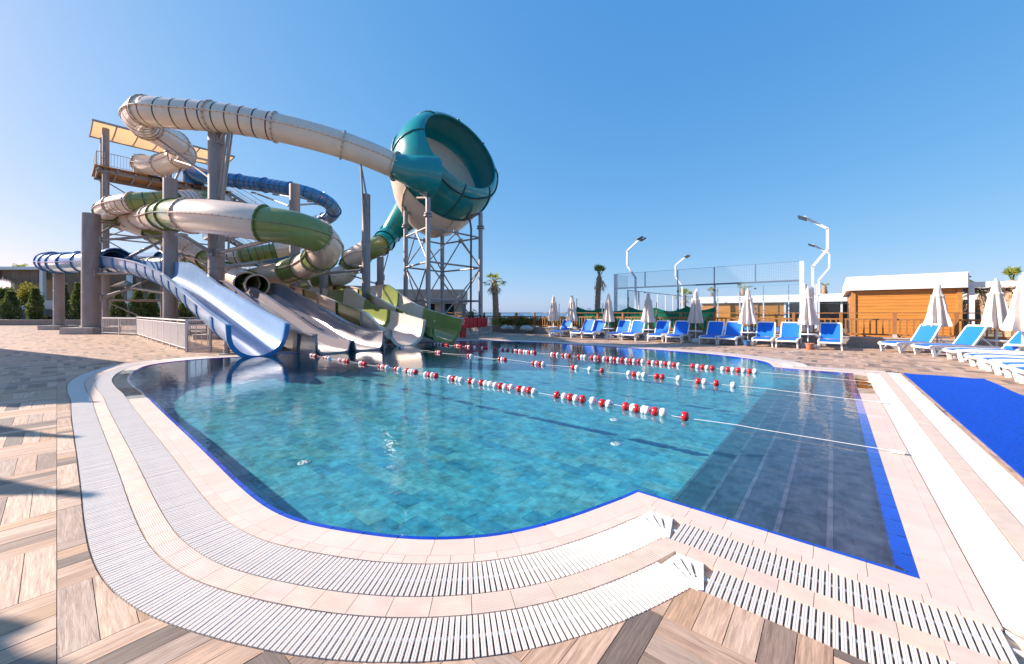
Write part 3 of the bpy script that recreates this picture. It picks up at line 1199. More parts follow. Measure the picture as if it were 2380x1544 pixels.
# ------------------------------------------------------------------ the paving: square tiles of five planks, turned in turn
mb = MB()
for (a, b, c, d) in ((-78, -8, 8, 21.2),):
    m2 = [UVP(a, b), UVP(c, b), UVP(c, d), UVP(a, d)]
    tess([m2, outline(G2_ - 0.003, 0.2)], -0.010, mb)
deck = struct('paved_deck', mb, 'grout')
WOODS = [(r_ * 1.02, g_ * 0.945, b_ * 0.885) for r_, g_, b_ in [(0.50, 0.355, 0.265), (0.54, 0.39, 0.295), (0.47, 0.325, 0.235), (0.56, 0.42, 0.325), (0.44, 0.315, 0.24), (0.50, 0.34, 0.225), (0.29, 0.215, 0.17), (0.19, 0.15, 0.125), (0.40, 0.31, 0.255)]]
WOODW = [3, 3, 3, 3, 2, 2.2, 1.9, 1.8, 1.6]
bands = []
for pc in PIECES:
    tot = pc.L + 2 * pc.ext
    n = int(tot / 0.12)
    for i in range(n):
        a = -pc.ext + tot * i / n
        b = -pc.ext + tot * (i + 1) / n
        q = band_quad(pc, a, b, G2_ + 0.003, G2_ + 0.95)
        if q:
            cx = sum((p for p in q), Vector()) / len(q)
            bands.append((cx, q[::-1]))
grid = {}
for cx, q in bands:
    grid.setdefault((int(cx.x // 1), int(cx.y // 1)), []).append((cx, q))
o_check = outline(G2_, 0.16)
bb = (min(p.x for p in o_check), max(p.x for p in o_check), min(p.y for p in o_check), max(p.y for p in o_check))


def clip_convex(sub, clip):
    out = sub
    k = len(clip)
    for i in range(k):
        a, b = clip[i], clip[(i + 1) % k]
        e = b - a
        nrm = Vector((-e.y, e.x, 0))
        out = clip_half(out, a, nrm, 1)
        if len(out) < 3:
            return []
    return out


def ccw(q):
    ar = sum(q[i].x * q[(i + 1) % len(q)].y - q[(i + 1) % len(q)].x * q[i].y for i in range(len(q)))
    return q if ar > 0 else q[::-1]


TS, NP = 0.6, 5
near_items, far_mb = [], MB()
cand = []
for iu in range(int(-78 / TS), int(7.8 / TS)):
    for iv in range(int(-6 / TS), int(20.9 / TS)):
        c = UVP((iu + 0.5) * TS, (iv + 0.5) * TS)
        if c.y < -3 or abs(c.x) > 3 + 1.9 * (c.y + 3.5):
            continue
        ins = bb[0] < c.x < bb[1] and bb[2] < c.y < bb[3] and pip(c, o_check)
        edge = any(((c - cx).length < 1.35) for gx in range(int(c.x // 1) - 1, int(c.x // 1) + 2) for gy in range(int(c.y // 1) - 1, int(c.y // 1) + 2) for cx, q in grid.get((gx, gy), ()))
        if ins and not edge:
            continue
        for kx in range(NP):
            g = 0.0016
            w = TS / NP
            if (iu + iv) % 2:
                r = [(iu * TS + g, iv * TS + kx * w + g), ((iu + 1) * TS - g, iv * TS + (kx + 1) * w - g)]
                along = 0
            else:
                r = [(iu * TS + kx * w + g, iv * TS + g), (iu * TS + (kx + 1) * w - g, (iv + 1) * TS - g)]
                along = 1
            q = [UVP(r[0][0], r[0][1]), UVP(r[1][0], r[0][1]), UVP(r[1][0], r[1][1]), UVP(r[0][0], r[1][1])]
            pieces = [q]
            if edge:
                inn = [pip(p, O_OUT) for p in q]
                if all(inn):
                    continue
                cq = sum(q, Vector()) / 4
                near_b = [qq for gx in range(int(cq.x // 1) - 1, int(cq.x // 1) + 2) for gy in range(int(cq.y // 1) - 1, int(cq.y // 1) + 2) for cx, qq in grid.get((gx, gy), ()) if (cx - cq).length < 1.0]
                mind = min((min((p - x).length for x in o_check) for p in q)) if any(inn) else min((cq - x).length for x in o_check)
                if any(inn) or mind < 0.36:
                    pieces = []
                    for qq in near_b:
                        r2 = clip_convex(ccw(q), ccw(qq))
                        if len(r2) > 2:
                            pieces.append(r2)
                    if not any(inn) and not pieces:
                        pieces = [q]
                    if not any(inn) and mind > 0.33:
                        pieces = [q]
            if not pieces:
                continue
            f = rnd.uniform(0.93, 1.07)
            wd = rnd.choices(WOODS, WOODW)[0]
            tt = tuple(x * f for x in wd)
            ou, ov = rnd.uniform(0, 80), rnd.uniform(0, 80)
            cen = q[0].lerp(q[2], 0.5)
            cand.append((pdist(cen), pieces, tt, ou, ov, along))
cand.sort(key=lambda t: t[0])
for i, (d, pieces, tt, ou, ov, along) in enumerate(cand):
    m = MB() if (i < 300 and d < 1e8) else far_mb
    dz = rnd.uniform(-0.0008, 0.0008)
    for q in pieces:
        gvs = []
        for p in q:
            u, v = p.dot(E1), p.dot(E2)
            gvs.append(((u if along == 0 else v) + ou, (v if along == 0 else u) + ov, 0))
        top = [Vector((p.x, p.y, dz)) for p in ccw(q)]
        if top[0].xy != q[0].xy:
            gvs = gvs[::-1]
        m.face(top, tt, gvs)
        if m is not far_mb:
            for e in range(len(top)):
                p0, p1 = top[e], top[(e + 1) % len(top)]
                m.face([p0 - Z * 0.011, p1 - Z * 0.011, p1, p0], tt, [gvs[e]] * 4)
    if m is not far_mb:
        m.build('plank', 'plank', deck)
tag(far_mb.build('plank_field', 'plank_far', deck), kind='stuff')

# ------------------------------------------------------------------ lane lines with floats
float_me = {}
for c in ('red', 'white'):
    m = MB()
    R0, Ln = 0.066, 0.045
    prof = [(0.014, -Ln * 0.86), (0.022, -Ln), (0.045, -Ln * 0.92), (0.060, -Ln * 0.6), (R0, 0), (0.060, Ln * 0.6), (0.045, Ln * 0.92), (0.022, Ln), (0.014, Ln * 0.86)]
    m.lathe(prof, (0, 0, 0), 16)
    float_me[c] = m.mesh('float')
    smooth_mesh(float_me[c])
    float_me[c].materials.append(MATS['float_' + c])


def lane(a, b, clusters, label, sag=0.0):
    A, B = G(*a, WATER_Z + 0.01), G(*b, 0.02)
    o = thing('lane_line', A.lerp(B, 0.5), label, 'lane line', 'float lines across the pool')
    t = (B - A).normalized()
    m = MB()
    pts = []
    for i in range(60):
        w = i / 59
        p = A.lerp(B, w)
        pts.append(p + Z * (0.012 * math.sin(w * 43) * (1 if w < 0.9 else 0.2)) + t.cross(Z) * 0.02 * math.sin(w * 17 + a[0]))
    m.tube(pts, 0.0038, 6)
    m.build('rope', 'rope_white', o, True)
    m = MB()
    m.obox(B, t * 0.05, t.cross(Z) * 0.02, Z * 0.012)
    m.build('rope_clamp', 'white_plastic', o)
    for (x0, cols) in clusters:
        # distance along the line at which the picture column x0 is met
        lo, hi = 0.0, 1.0
        for _ in range(40):
            mid = (lo + hi) / 2
            q = A.lerp(B, mid)
            if px(q)[0] < x0:
                lo = mid
            else:
                hi = mid
        s = lo * (B - A).length
        for ch in cols:
            if ch != ' ':
                p = A + t * s + t.cross(Z) * 0.02 * math.sin(s / (B - A).length * 17 + a[0])
                d = (t + Vector((rnd.uniform(-0.22, 0.22), rnd.uniform(-0.22, 0.22), rnd.uniform(-0.08, 0.08)))).normalized()
                r = d.cross(Z).normalized()
                M = axes_matrix(p + Z * (0.006 + rnd.uniform(-0.006, 0.006)), r, r.cross(d) * -1, d)
                place('float', float_me['red' if ch == 'r' else 'white'], o, M)
            s += 0.108 + rnd.uniform(0, 0.012)
    return o


lane((722, 826), (2085, 1050), [(724, 'wrwr'), (756, 'rwrw'), (792, 'wrwrr'), (838, 'wrr'), (882, 'rwrw'), (921, 'rw'), (947, 'rwwr'), (992, 'wrwr'), (1048, 'wrww'), (1094, 'rw'),
                                (1120, 'rww'), (1152, 'wrwr'), (1188, 'w'), (1206, 'rwrw'), (1293, 'r'), (1311, 'wrwr'), (1378, 'w'), (1400, 'rw'), (1455, 'rw'), (1480, 'rw'), (1505, 'wrw'),
                                (1593, 'r')], 'float line with red and white floats, the one ending beside the inlet on the steps')
lane((902, 806), (2051, 935), [(930, 'rw'), (1016, 'rwr'), (1090, 'rw'), (1160, 'rwr'), (1240, 'rwrw'), (1333, 'rw'), (1372, 'w'), (1400, 'r'), (1462, 'wrww'), (1526, 'rr'), (1577, 'w'), (1622, 'rw'),
                               (1664, 'r'), (1704, 'w')], 'sparse float line with single floats, between the two fuller float lines')
lane((1005, 799), (2025, 888), [(1008, 'rwrwrwrrrr'), (1060, 'rwrr'), (1086, 'rwrrw'), (1116, 'rwrr'), (1150, 'r'), (1164, 'wrwr'), (1192, 'rwrwrwwrwr'), (1284, 'wrw'), (1310, 'rwr'), (1346, 'rww'),
                                (1376, 'rwr'), (1404, 'wrwrwr'), (1456, 'wrw'), (1484, 'rw'), (1508, 'rwrwrwrw'), (1610, 'rwrwr'), (1680, 'wrwrwrw')],
     'crowded float line nearest to the row of sun loungers')

# ------------------------------------------------------------------ slide building
def frames(pts):
    fr = []
    k = len(pts)
    for i in range(k):
        t = (pts[min(i + 1, k - 1)] - pts[max(i - 1, 0)]).normalized()
        r = t.cross(Z).normalized()
        fr.append((t, r, r.cross(t)))
    return fr


def shell(mb, pts, outer, inner, closed, fr=None):
    """walls of a chute: outer and inner outlines swept along pts; outlines may be functions of the index"""
    fr = fr or frames(pts)
    k = len(pts)
    of = outer if callable(outer) else (lambda i: outer)
    nf = inner if callable(inner) else (lambda i: inner)
    n = len(of(0))
    b = len(mb.v)
    for i in range(k):
        t, r, u = fr[i]
        for (a, c) in of(i):
            mb.v.append(tuple(pts[i] + r * a + u * c))
        for (a, c) in nf(i):
            mb.v.append(tuple(pts[i] + r * a + u * c))
    W = 2 * n
    m = n if closed else n - 1
    for i in range(k - 1):
        p, q = b + i * W, b + (i + 1) * W
        for j in range(m):
            j2 = (j + 1) % n
            mb.f.append((p + j, p + j2, q + j2, q + j))
            mb.f.append((p + n + j2, p + n + j, q + n + j, q + n + j2))
        if not closed:
            mb.f.append((p + n, p, q, q + n))
            mb.f.append((p + n - 1, p + 2 * n - 1, q + 2 * n - 1, q + n - 1))
    for p, s in ((b, 1), (b + (k - 1) * W, -1)):
        for j in range(m):
            j2 = (j + 1) % n
            f = (p + j, p + n + j, p + n + j2, p + j2)
            mb.f.append(f if s > 0 else f[::-1])


def circ(r, n=22):
    return [(r * math.cos(2 * math.pi * j / n), r * math.sin(2 * math.pi * j / n)) for j in range(n)]


def u_prof(r, h, hl=None, n=14):
    """open chute: half circle below the centre, walls up to h (right) and hl (left)"""
    hl = h if hl is None else hl
    pts = [(-r * 1.03, hl)]
    for j in range(n + 1):
        a = math.pi + math.pi * j / n
        pts.append((r * math.cos(a), r * math.sin(a)))
    pts.append((r * 1.03, h))
    return pts


BOLTS = {}


def bolt_ring(mb, p, fr, r, n, half=0.03):
    t, rr, u = fr
    for j in range(n):
        a = 2 * math.pi * (j + 0.5) / n
        d = rr * math.cos(a) + u * math.sin(a)
        s = u * math.cos(a) - rr * math.sin(a)
        for sg in (-1, 1):
            mb.obox(p + d * r + t * half * sg, d * 0.022, s * 0.022, t * 0.012)


def tube_slide(root, ctrl, r, seg_len, colors, stripes=None, step=0.28, bolts=True, seam=True, at=None):
    pts = catmull(ctrl, step)
    fr = frames(pts)
    per = max(2, int(round(seg_len / step)))
    nseg = max(1, int(round((len(pts) - 1) / per)))
    cuts = [int(round(i * (len(pts) - 1) / nseg)) for i in range(nseg + 1)]
    if at:                                                  # joints at given control points
        cuts = [min(range(len(pts)), key=lambda j: (pts[j] - Vector(ctrl[i])).length) for i in at]
        nseg = len(cuts) - 1
    out = []
    for i in range(nseg):
        a, b = cuts[i], cuts[i + 1]
        P_, F_ = pts[a:b + 1], fr[a:b + 1]
        col = colors[i % len(colors)]
        m = MB()
        shell(m, P_, circ(r), circ(r - 0.035), True, F_)
        if seam:
            for sg in (-1, 1):
                o_ = [(sg * (r - 0.01), 0.022), (sg * (r + 0.075), 0.022)]
                i_ = [(sg * (r - 0.01), -0.022), (sg * (r + 0.075), -0.022)]
                shell(m, P_, o_, i_, False, F_)
        seg = m.build('tube_segment', col, root, 50.0)
        fl = MB()
        P2 = [pts[a] - fr[a][0] * 0.03, pts[a] + fr[a][0] * 0.03]
        shell(fl, P2, circ(r + 0.085), circ(r - 0.02), True, [fr[a], fr[a]])
        fo = fl.build('flange', FL.get(col, 'cream_flange'), seg, 50.0)
        if bolts:
            bm_ = MB()
            bolt_ring(bm_, pts[a], fr[a], r + 0.06, 18)
            if seam:
                for q in range(a, b):
                    for sg in (-1, 1):
                        c = pts[q].lerp(pts[q + 1], 0.5) + fr[q][1] * sg * (r + 0.05)
                        bm_.obox(c, fr[q][0] * 0.02, fr[q][1] * 0.02, fr[q][2] * 0.034)
            tag(bm_.build('bolts', 'dark_metal', seg), kind='stuff')
        if stripes and i in stripes:
            n = 5
            for kx in range(n):
                q = a + (b - a) * (kx + 0.6) / n
                i0 = int(q)
                c = pts[i0].lerp(pts[min(i0 + 1, len(pts) - 1)], q - i0)
                P3 = [c - fr[i0][0] * 0.032, c + fr[i0][0] * 0.032]
                sm = MB()
                shell(sm, P3, circ(r + 0.008), circ(r - 0.002), True, [fr[i0], fr[i0]])
                sm.build('stripe', ('stripe_red', 'stripe_green', 'stripe_olive', 'stripe_red', 'stripe_blue')[(kx + i) % 5], seg, 50.0)
        out.append(seg)
    return pts, fr


FL = {'cream': 'cream_flange', 'green': 'green_flange', 'teal': 'teal_flange', 'blue_tube': 'blue_deep', 'blue_pale': 'blue_deep', 'slide_grey': 'slide_grey_rib'}


def trough_slide(root, ctrl, r, h, seg_len, colors, hl=None, step=0.25, rib=None, rim=None, end_rim=None, blend=0, rim_mat=None):
    """open chute; 'blend' segments at the start rise from wall height 'hl' functions"""
    pts = catmull(ctrl, step)
    fr = frames(pts)
    per = max(2, int(round(seg_len / step)))
    nseg = max(1, int(round((len(pts) - 1) / per)))
    cuts = [int(round(i * (len(pts) - 1) / nseg)) for i in range(nseg + 1)]
    hf = h if callable(h) else (lambda w: (h, h if hl is None else hl))
    K = len(pts) - 1
    for i in range(nseg):
        a, b = cuts[i], cuts[i + 1]
        col = colors[i % len(colors)]
        m = MB()
        def oo(k_, a=a):
            hr, hleft = hf((a + k_) / K)
            return u_prof(r + 0.035, hr, hleft)
        def ii(k_, a=a):
            hr, hleft = hf((a + k_) / K)
            return u_prof(r, hr, hleft)
        shell(m, pts[a:b + 1], oo, ii, False, fr[a:b + 1])
        for sg in (-1, 1):
            def o2(k_, a=a, sg=sg):
                hh = hf((a + k_) / K)[0 if sg > 0 else 1]
                return [(sg * (r * 1.03 - 0.01), hh + 0.02), (sg * (r * 1.03 + 0.13), hh + 0.02)]
            def i2(k_, a=a, sg=sg):
                hh = hf((a + k_) / K)[0 if sg > 0 else 1]
                return [(sg * (r * 1.03 - 0.01), hh - 0.03), (sg * (r * 1.03 + 0.13), hh - 0.03)]
            shell(m, pts[a:b + 1], o2, i2, False, fr[a:b + 1])
        seg = m.build('chute_segment', col, root, 50.0)
        if rib:
            fl = MB()
            c = a
            hr, hleft = hf(c / K)
            P2 = [pts[c] - fr[c][0] * 0.12, pts[c] + fr[c][0] * 0.12]
            shell(fl, P2, u_prof(r + 0.075, hr - 0.03, hleft - 0.03), u_prof(r + 0.03, hr - 0.03, hleft - 0.03), False, [fr[c], fr[c]])
            fl.build('rib', rib, seg, 50.0)
        else:
            fl = MB()
            c = a
            hr, hleft = hf(c / K)
            P2 = [pts[c] - fr[c][0] * 0.025, pts[c] + fr[c][0] * 0.025]
            shell(fl, P2, u_prof(r + 0.11, hr, hleft), u_prof(r + 0.02, hr, hleft), False, [fr[c], fr[c]])
            fl.build('flange', FL.get(col, col), seg, 50.0)
    if end_rim:
        m = MB()
        P2 = [pts[-1], pts[-1] + fr[-1][0] * 0.1]
        hr, hleft = hf(1.0)
        shell(m, P2, u_prof(r + 0.13, hr, hleft), u_prof(r - 0.005, hr, hleft), False, [fr[-1], fr[-1]])
        m.build('end_rim', end_rim, root, 50.0)
    return pts, fr


# ---- white tube, teal bowl and its green and cream run-out
W_PATH = [P(332, 383, 30.6), P(356, 386, 30.0), P(392, 380, 28.9), P(422, 366, 27.6), P(418, 342, 26.0), P(385, 319, 24.0), P(351, 299, 22.5), P(325, 280, 21.1), P(343, 260, 19.9),
          P(401, 265, 19.8), P(459, 269, 20.0), P(528, 276, 20.1), P(615, 291, 20.4), P(705, 311, 20.9), P(785, 334, 21.5), P(853, 358, 22.2), P(922, 388, 23.1)]
bowl_slide = thing('bowl_slide', X_at(1000, 26, 0), 'white tube slide feeding a huge tilted teal bowl with a green and cream run-out', 'water slide')
tube_slide(bowl_slide, W_PATH, 0.73, 3.1, ['cream'], stripes=(4, 5, 6))
n_ = Vector((0.67, -0.64, 0.375)).normalized()
c0 = P(1074, 352, 26.4)
BS = 1.055
au = n_.cross(Z).normalized()          # horizontal axis of the bowl
aw = au.cross(n_) * -1                 # up along the tilted rim
if aw.z < 0:
    aw = -aw


def bowl_ring(d, r, n, a0=0.0, a1=2 * math.pi, drop=0.0, full=True):
    c = c0 - n_ * (d * BS) - Z * (drop * BS)
    r = r * BS
    k = n if full else n + 1
    return [c + (au * math.cos(a0 + (a1 - a0) * j / n) + aw * math.sin(a0 + (a1 - a0) * j / n)) * r for j in range(k)]


def loft(mb, rings, closed=True):
    b = len(mb.v)
    n = len(rings[0])
    for rg in rings:
        mb.v.extend(tuple(p) for p in rg)
    for i in range(len(rings) - 1):
        for j in range(n if closed else n - 1):
            j2 = (j + 1) % n
            mb.f.append((b + i * n + j, b + i * n + j2, b + (i + 1) * n + j2, b + (i + 1) * n + j))


OUTP = [(0.0, 2.76), (-0.04, 2.82), (0.08, 3.04), (0.40, 3.32), (0.9, 3.54), (1.4, 3.64), (1.95, 3.65), (2.5, 3.58)]
for sct in range(8):
    a0, a1 = sct * math.pi / 4 + 0.2, (sct + 1) * math.pi / 4 + 0.2
    m = MB()
    loft(m, [bowl_ring(d, r, 8, a0, a1, full=False) for d, r in OUTP], False)
    seg = m.build('bowl_panel', 'teal', bowl_slide, 60.0)
    m = MB()
    m.tube([bowl_ring(d, r + 0.03, 8, a0, a1, full=False)[0] for d, r in OUTP], 0.055, 8)
    m.build('panel_joint', 'teal_flange', seg, 60.0)
m = MB()
m.tube(bowl_ring(2.52, 3.60, 64), 0.075, 8, closed=True)
m.build('lower_flange', 'teal_flange', bowl_slide, 60.0)
m = MB()
loft(m, [bowl_ring(d, r, 64) for d, r in [(0.0, 2.76), (0.2, 2.95), (0.6, 3.22), (1.1, 3.40), (1.7, 3.44), (2.1, 3.36), (2.55, 3.08)]])
m.build('inner_wall', 'teal', bowl_slide, 60.0)
m = MB()
loft(m, [bowl_ring(d, r, 64) for d, r in [(2.52, 3.1), (2.58, 2.8), (2.62, 2.0), (2.64, 0.8), (2.64, 0.05)]])
m.build('bowl_floor', 'cream', bowl_slide, 60.0)
UND = [(2.54, 3.60, 0.0), (3.0, 3.55, 0.22), (3.6, 3.25, 0.62), (4.2, 2.70, 1.1), (4.65, 2.0, 1.5), (4.9, 1.2, 1.8), (4.95, 0.05, 1.85)]
for sct in range(6):
    a0, a1 = sct * math.pi / 3 + 0.5, (sct + 1) * math.pi / 3 + 0.5
    m = MB()
    loft(m, [bowl_ring(d, r, 9, a0, a1, dr, False) for d, r, dr in UND], False)
    seg = m.build('underside_panel', 'cream', bowl_slide, 60.0)
    m = MB()
    m.tube([bowl_ring(d, r + 0.03, 9, a0, a1, dr, False)[0] for d, r, dr in UND[:-1]], 0.06, 8)
    m.build('panel_joint', 'cream_flange', seg, 60.0)
# black water hose round the bowl
m = MB()
m.tube([bowl_ring(0.28 + 0.5 * (j % 12) / 12 * (1 - (j % 12) / 12), 3.34, 72)[q % 72] for j, q in enumerate(range(26, 66))], 0.05, 8)
m.build('hose', 'black_rubber', bowl_slide, 60.0)
# entry funnel
ent = [W_PATH[-1] - (W_PATH[-1] - W_PATH[-2]).normalized() * 0.05, P(952, 397, 23.1), P(980, 405, 23.2), P(1004, 412, 23.6)]
ep = catmull(ent, 0.3)
rad = lambda i: 0.76 + 0.55 * min(1, i / (len(ep) - 1)) ** 1.3
m = MB()
shell(m, ep, lambda i: circ(rad(i)), lambda i: circ(rad(i) - 0.04), True)
fun = m.build('entry_funnel', 'teal', bowl_slide, 50.0)
m = MB()
fe = frames(ep)
shell(m, [ep[0] - fe[0][0] * 0.03, ep[0] + fe[0][0] * 0.03], circ(0.9), circ(0.7), True, [fe[0]] * 2)
m.build('flange', 'cream_flange', fun, 50.0)
# exit cone
ex = [P(972, 470, 29.3), P(950, 495, 29.6), P(926, 522, 29.8), P(908, 543, 29.8)]
xp = catmull(ex, 0.3)
rx = lambda i: 1.62 - 0.84 * (i / (len(xp) - 1)) ** 0.8
m = MB()
shell(m, xp, lambda i: circ(rx(i)), lambda i: circ(rx(i) - 0.04), True)
m.build('exit_cone', 'teal', bowl_slide, 50.0)
tube_slide(bowl_slide, [P(908, 543, 29.8), P(897, 557, 29.2), P(884, 570, 28.4)], 0.76, 1.0, ['teal'])
G2_PATH = [P(884, 570, 28.4), P(862, 580, 27.6), P(838, 590, 27.5), P(818, 604, 28.0), P(812, 622, 28.6), P(802, 637, 28.4), P(778, 645, 28.0), P(735, 648, 28.2)]
tube_slide(bowl_slide, G2_PATH, 0.72, 1.5, ['green', 'cream'])
G2_TR = [P(735, 648, 28.2), P(690, 652, 29.4), P(655, 659, 31.0), P(668, 668, 32.6), P(720, 672, 32.4), P(780, 675, 29.8), P(835, 680, 26.2), P(872, 690, 23.4), P(905, 708, 21.4), P(955, 735, 19.5), P(1036, 762, 17.5)]
hG = lambda w: (0.40 - 0.75 * max(0, (w - 0.90) / 0.10) ** 1.5, 0.40 + 0.35 * max(0, 1 - abs(w - 0.72) / 0.12))
trough_slide(bowl_slide, G2_TR, 0.70, hG, 2.9, ['cream', 'green'], end_rim='green')

# ---- green and cream slide with the broad front curve
G1_PATH = [P(300, 505, 28.6), P(330, 507, 26.8), P(362, 506, 24.0), P(384, 502, 21.2), P(408, 500, 19.0), P(444, 502, 17.4), P(497, 505, 16.7), P(556, 512, 16.4), P(616, 521, 16.4), P(686, 532, 16.6),
           P(735, 549, 17.3), P(757, 571, 18.5), P(750, 592, 20.0), P(735, 605, 21.2), P(706, 620, 22.7), P(668, 631, 23.6)]
green_slide = thing('green_cream_slide', X_at(600, 17, 0), 'green and cream tube slide sweeping in a broad front curve, ending in a cream lip', 'water slide')
tube_slide(green_slide, G1_PATH, 0.74, 2.4, ['cream', 'cream', 'cream', 'green', 'green', 'cream', 'green', 'cream', 'green', 'cream', 'green'], at=[0, 1, 2, 3, 4, 5, 8, 10, 12, 13, 14, 15])
G1_TR = [P(668, 631, 23.6), P(625, 640, 24.4), P(590, 648, 25.6), P(578, 658, 27.4), P(606, 668, 28.8), P(660, 674, 28.2), P(715, 682, 26.2), P(765, 696, 23.2), P(800, 712, 21.2), P(850, 732, 19.4), P(945, 765, 16.4)]
hG1 = lambda w: (0.38 - 0.75 * max(0, (w - 0.90) / 0.10) ** 1.5, 0.38 + 0.45 * max(0, 1 - abs(w - 0.70) / 0.12))
trough_slide(green_slide, G1_TR, 0.70, hG1, 3.1, ['cream', 'green'], end_rim='cream')

# ---- two tubes feeding the grey twin chute
G3_PATH = [P(520, 468, 33.0), P(470, 462, 30.0), P(420, 463, 27.4), P(361, 468, 25.6), P(311, 471, 25.2), P(266, 479, 26.0), P(246, 492, 27.2), P(258, 507, 28.4), P(300, 520, 29.0), P(345, 538, 29.2),
           P(395, 560, 29.0), P(440, 583, 28.4), P(470, 598, 27.6), P(505, 618, 26.0), P(536, 640, 23.8), P(574, 659, 21.6)]
coil = thing('coil_slide', X_at(300, 27, 0), 'green and cream tube slide coiling round the tall left pillar', 'water slide')
tube_slide(coil, G3_PATH, 0.62, 2.2, ['cream', 'green', 'cream', 'green', 'cream'], stripes=(2, 3, 4))
G4_PATH = [P(700, 560, 30.5), P(668, 577, 29.5), P(610, 588, 28.6), P(560, 598, 28.0), P(505, 607, 27.8), P(440, 612, 28.6), P(380, 615, 29.6), P(338, 617, 31.2), P(345, 624, 33.0), P(400, 626, 32.6),
           P(470, 629, 30.2), P(530, 637, 27.0), P(572, 650, 24.0), P(598, 663, 21.2)]
low = thing('low_tube_slide', X_at(520, 28, 0), 'green and cream striped tube slide running low behind the blue chute', 'water slide')
tube_slide(low, G4_PATH, 0.56, 2.3, ['cream', 'green', 'cream', 'green'], stripes=(1, 2, 3, 4, 5))

# ---- grey twin chute
grey = thing('twin_chute', P(813, 817, 14.0), 'grey twin lane chute with a middle ridge running into the pool', 'water slide')
zt = [(0, 0.04), (1.5, 0.10), (3, 0.36), (6, 1.15), (9, 1.95), (11, 2.42), (12.6, 2.5)]


def zg(t):
    for (a, za), (b, zb) in zip(zt, zt[1:]):
        if t <= b:
            return za + (zb - za) * (t - a) / (b - a)
    return zt[-1][1]


gp = catmull([Vector((-5.75, 13.75, 0)) - E1 * t + Z * zg(t) for t in (12.6, 11, 9, 7.5, 6, 4.5, 3, 1.5, 0)], 0.25)
gf = frames(gp)
inn = [(-1.22, 0.62), (-1.18, 0.16), (-1.08, 0.03), (-0.9, 0.0), (-0.3, 0.0), (-0.16, 0.04), (-0.09, 0.36), (0.09, 0.36), (0.16, 0.04), (0.3, 0.0), (0.9, 0.0), (1.08, 0.03), (1.18, 0.16), (1.22, 0.62)]
out_ = [(-1.26, 0.62), (-1.23, 0.12), (-1.1, -0.05), (-0.9, -0.07), (-0.3, -0.07), (-0.13, -0.03), (-0.05, 0.31), (0.05, 0.31), (0.13, -0.03), (0.3, -0.07), (0.9, -0.07), (1.1, -0.05), (1.23, 0.12), (1.26, 0.62)]
kseg = 5
for i in range(kseg):
    a = int(i * (len(gp) - 1) / kseg)
    b = int((i + 1) * (len(gp) - 1) / kseg)
    m = MB()
    shell(m, gp[a:b + 1], out_, inn, False, gf[a:b + 1])
    for sg in (-1, 1):
        shell(m, gp[a:b + 1], [(sg * 1.2, 0.64), (sg * 1.38, 0.64)], [(sg * 1.2, 0.59), (sg * 1.38, 0.59)], False, gf[a:b + 1])
        if sg:
            shell(m, gp[a:b + 1], [(sg * 1.24, 0.60), (sg * 1.27, -0.14)], [(sg * 1.28, 0.60), (sg * 1.31, -0.14)], False, gf[a:b + 1])
    seg = m.build('chute_segment', 'slide_grey', grey, 40.0)
    c = (a + b) // 2
    for sg in (-1, 1):
        m = MB()
        P2 = [gp[c] - gf[c][0] * 0.16, gp[c] + gf[c][0] * 0.16]
        shell(m, P2, [(sg * 1.27, 0.58), (sg * 1.29, -0.22)], [(sg * 1.36, 0.58), (sg * 1.36, -0.22)], False, [gf[c]] * 2)
        m.build('rib', 'slide_grey_rib', seg)
for (pt, pr) in ((G3_PATH, 0.62), (G4_PATH, 0.56)):
    d = (pt[-1] - pt[-2]).normalized()
    r = d.cross(Z).normalized()
    m = MB()
    f3 = (d, r, r.cross(d))
    shell(m, [pt[-1] - d * 0.12, pt[-1] + d * 0.02], circ(pr + 0.05), circ(pr - 0.03), True, [f3, f3])
    m.build('tube_mouth', 'cream_flange', grey, 50.0)

# ---- blue slide
B_PATH = [P(446, 400, 33.0), P(460, 407, 32.6), P(490, 415, 32.6), P(534, 419, 32.8), P(587, 427, 32.9), P(640, 434, 32.8), P(684, 442, 32.8), P(728, 454, 33.1), P(763, 472, 34.1), P(776, 491, 35.6),
          P(762, 507, 36.8), P(730, 517, 37.2), P(690, 530, 36.6), P(650, 548, 35.2), P(655, 570, 33.6), P(668, 588, 32.8), P(640, 599, 32.6), P(600, 603, 33.0), P(551, 606, 33.4), P(450, 607, 33.6),
          P(375, 606, 33.6)]
B_LOW = [P(375, 606, 33.6), P(305, 606, 33.8), P(220, 605, 34.0), P(150, 605, 33.6), P(116, 608, 32.2), P(126, 612, 30.2), P(165, 612, 28.6), P(215, 610, 27.6), P(266, 608, 26.7)]
blue = thing('blue_slide', X_at(450, 18, 0), 'blue tube slide opening into a pale blue chute that drops into the pool', 'water slide')
tube_slide(blue, B_PATH, 0.58, 2.3, ['blue_tube'], stripes=(1, 2, 3, 4, 5, 6, 7, 8, 12, 13))
tube_slide(blue, B_LOW, 0.72, 2.0, ['blue_pale', 'blue_tube'])
B_PATH = B_LOW
d = (B_PATH[-1] - B_PATH[-2]).normalized()
r = d.cross(Z).normalized()
f3 = (d, r, r.cross(d))
m = MB()
shell(m, [B_PATH[-1] - d * 0.1, B_PATH[-1] + d * 0.35], circ(0.93), circ(0.86), True, [f3, f3])
m.build('tube_mouth', 'blue_deep', blue, 50.0)
m = MB()
shell(m, [B_PATH[-1] - d * 1.6, B_PATH[-1] - d * 0.08], lambda i: circ((0.74, 0.92)[i]), lambda i: circ((0.70, 0.86)[i]), True, [f3, f3])
m.build('mouth_flare', 'blue_pale', blue, 50.0)
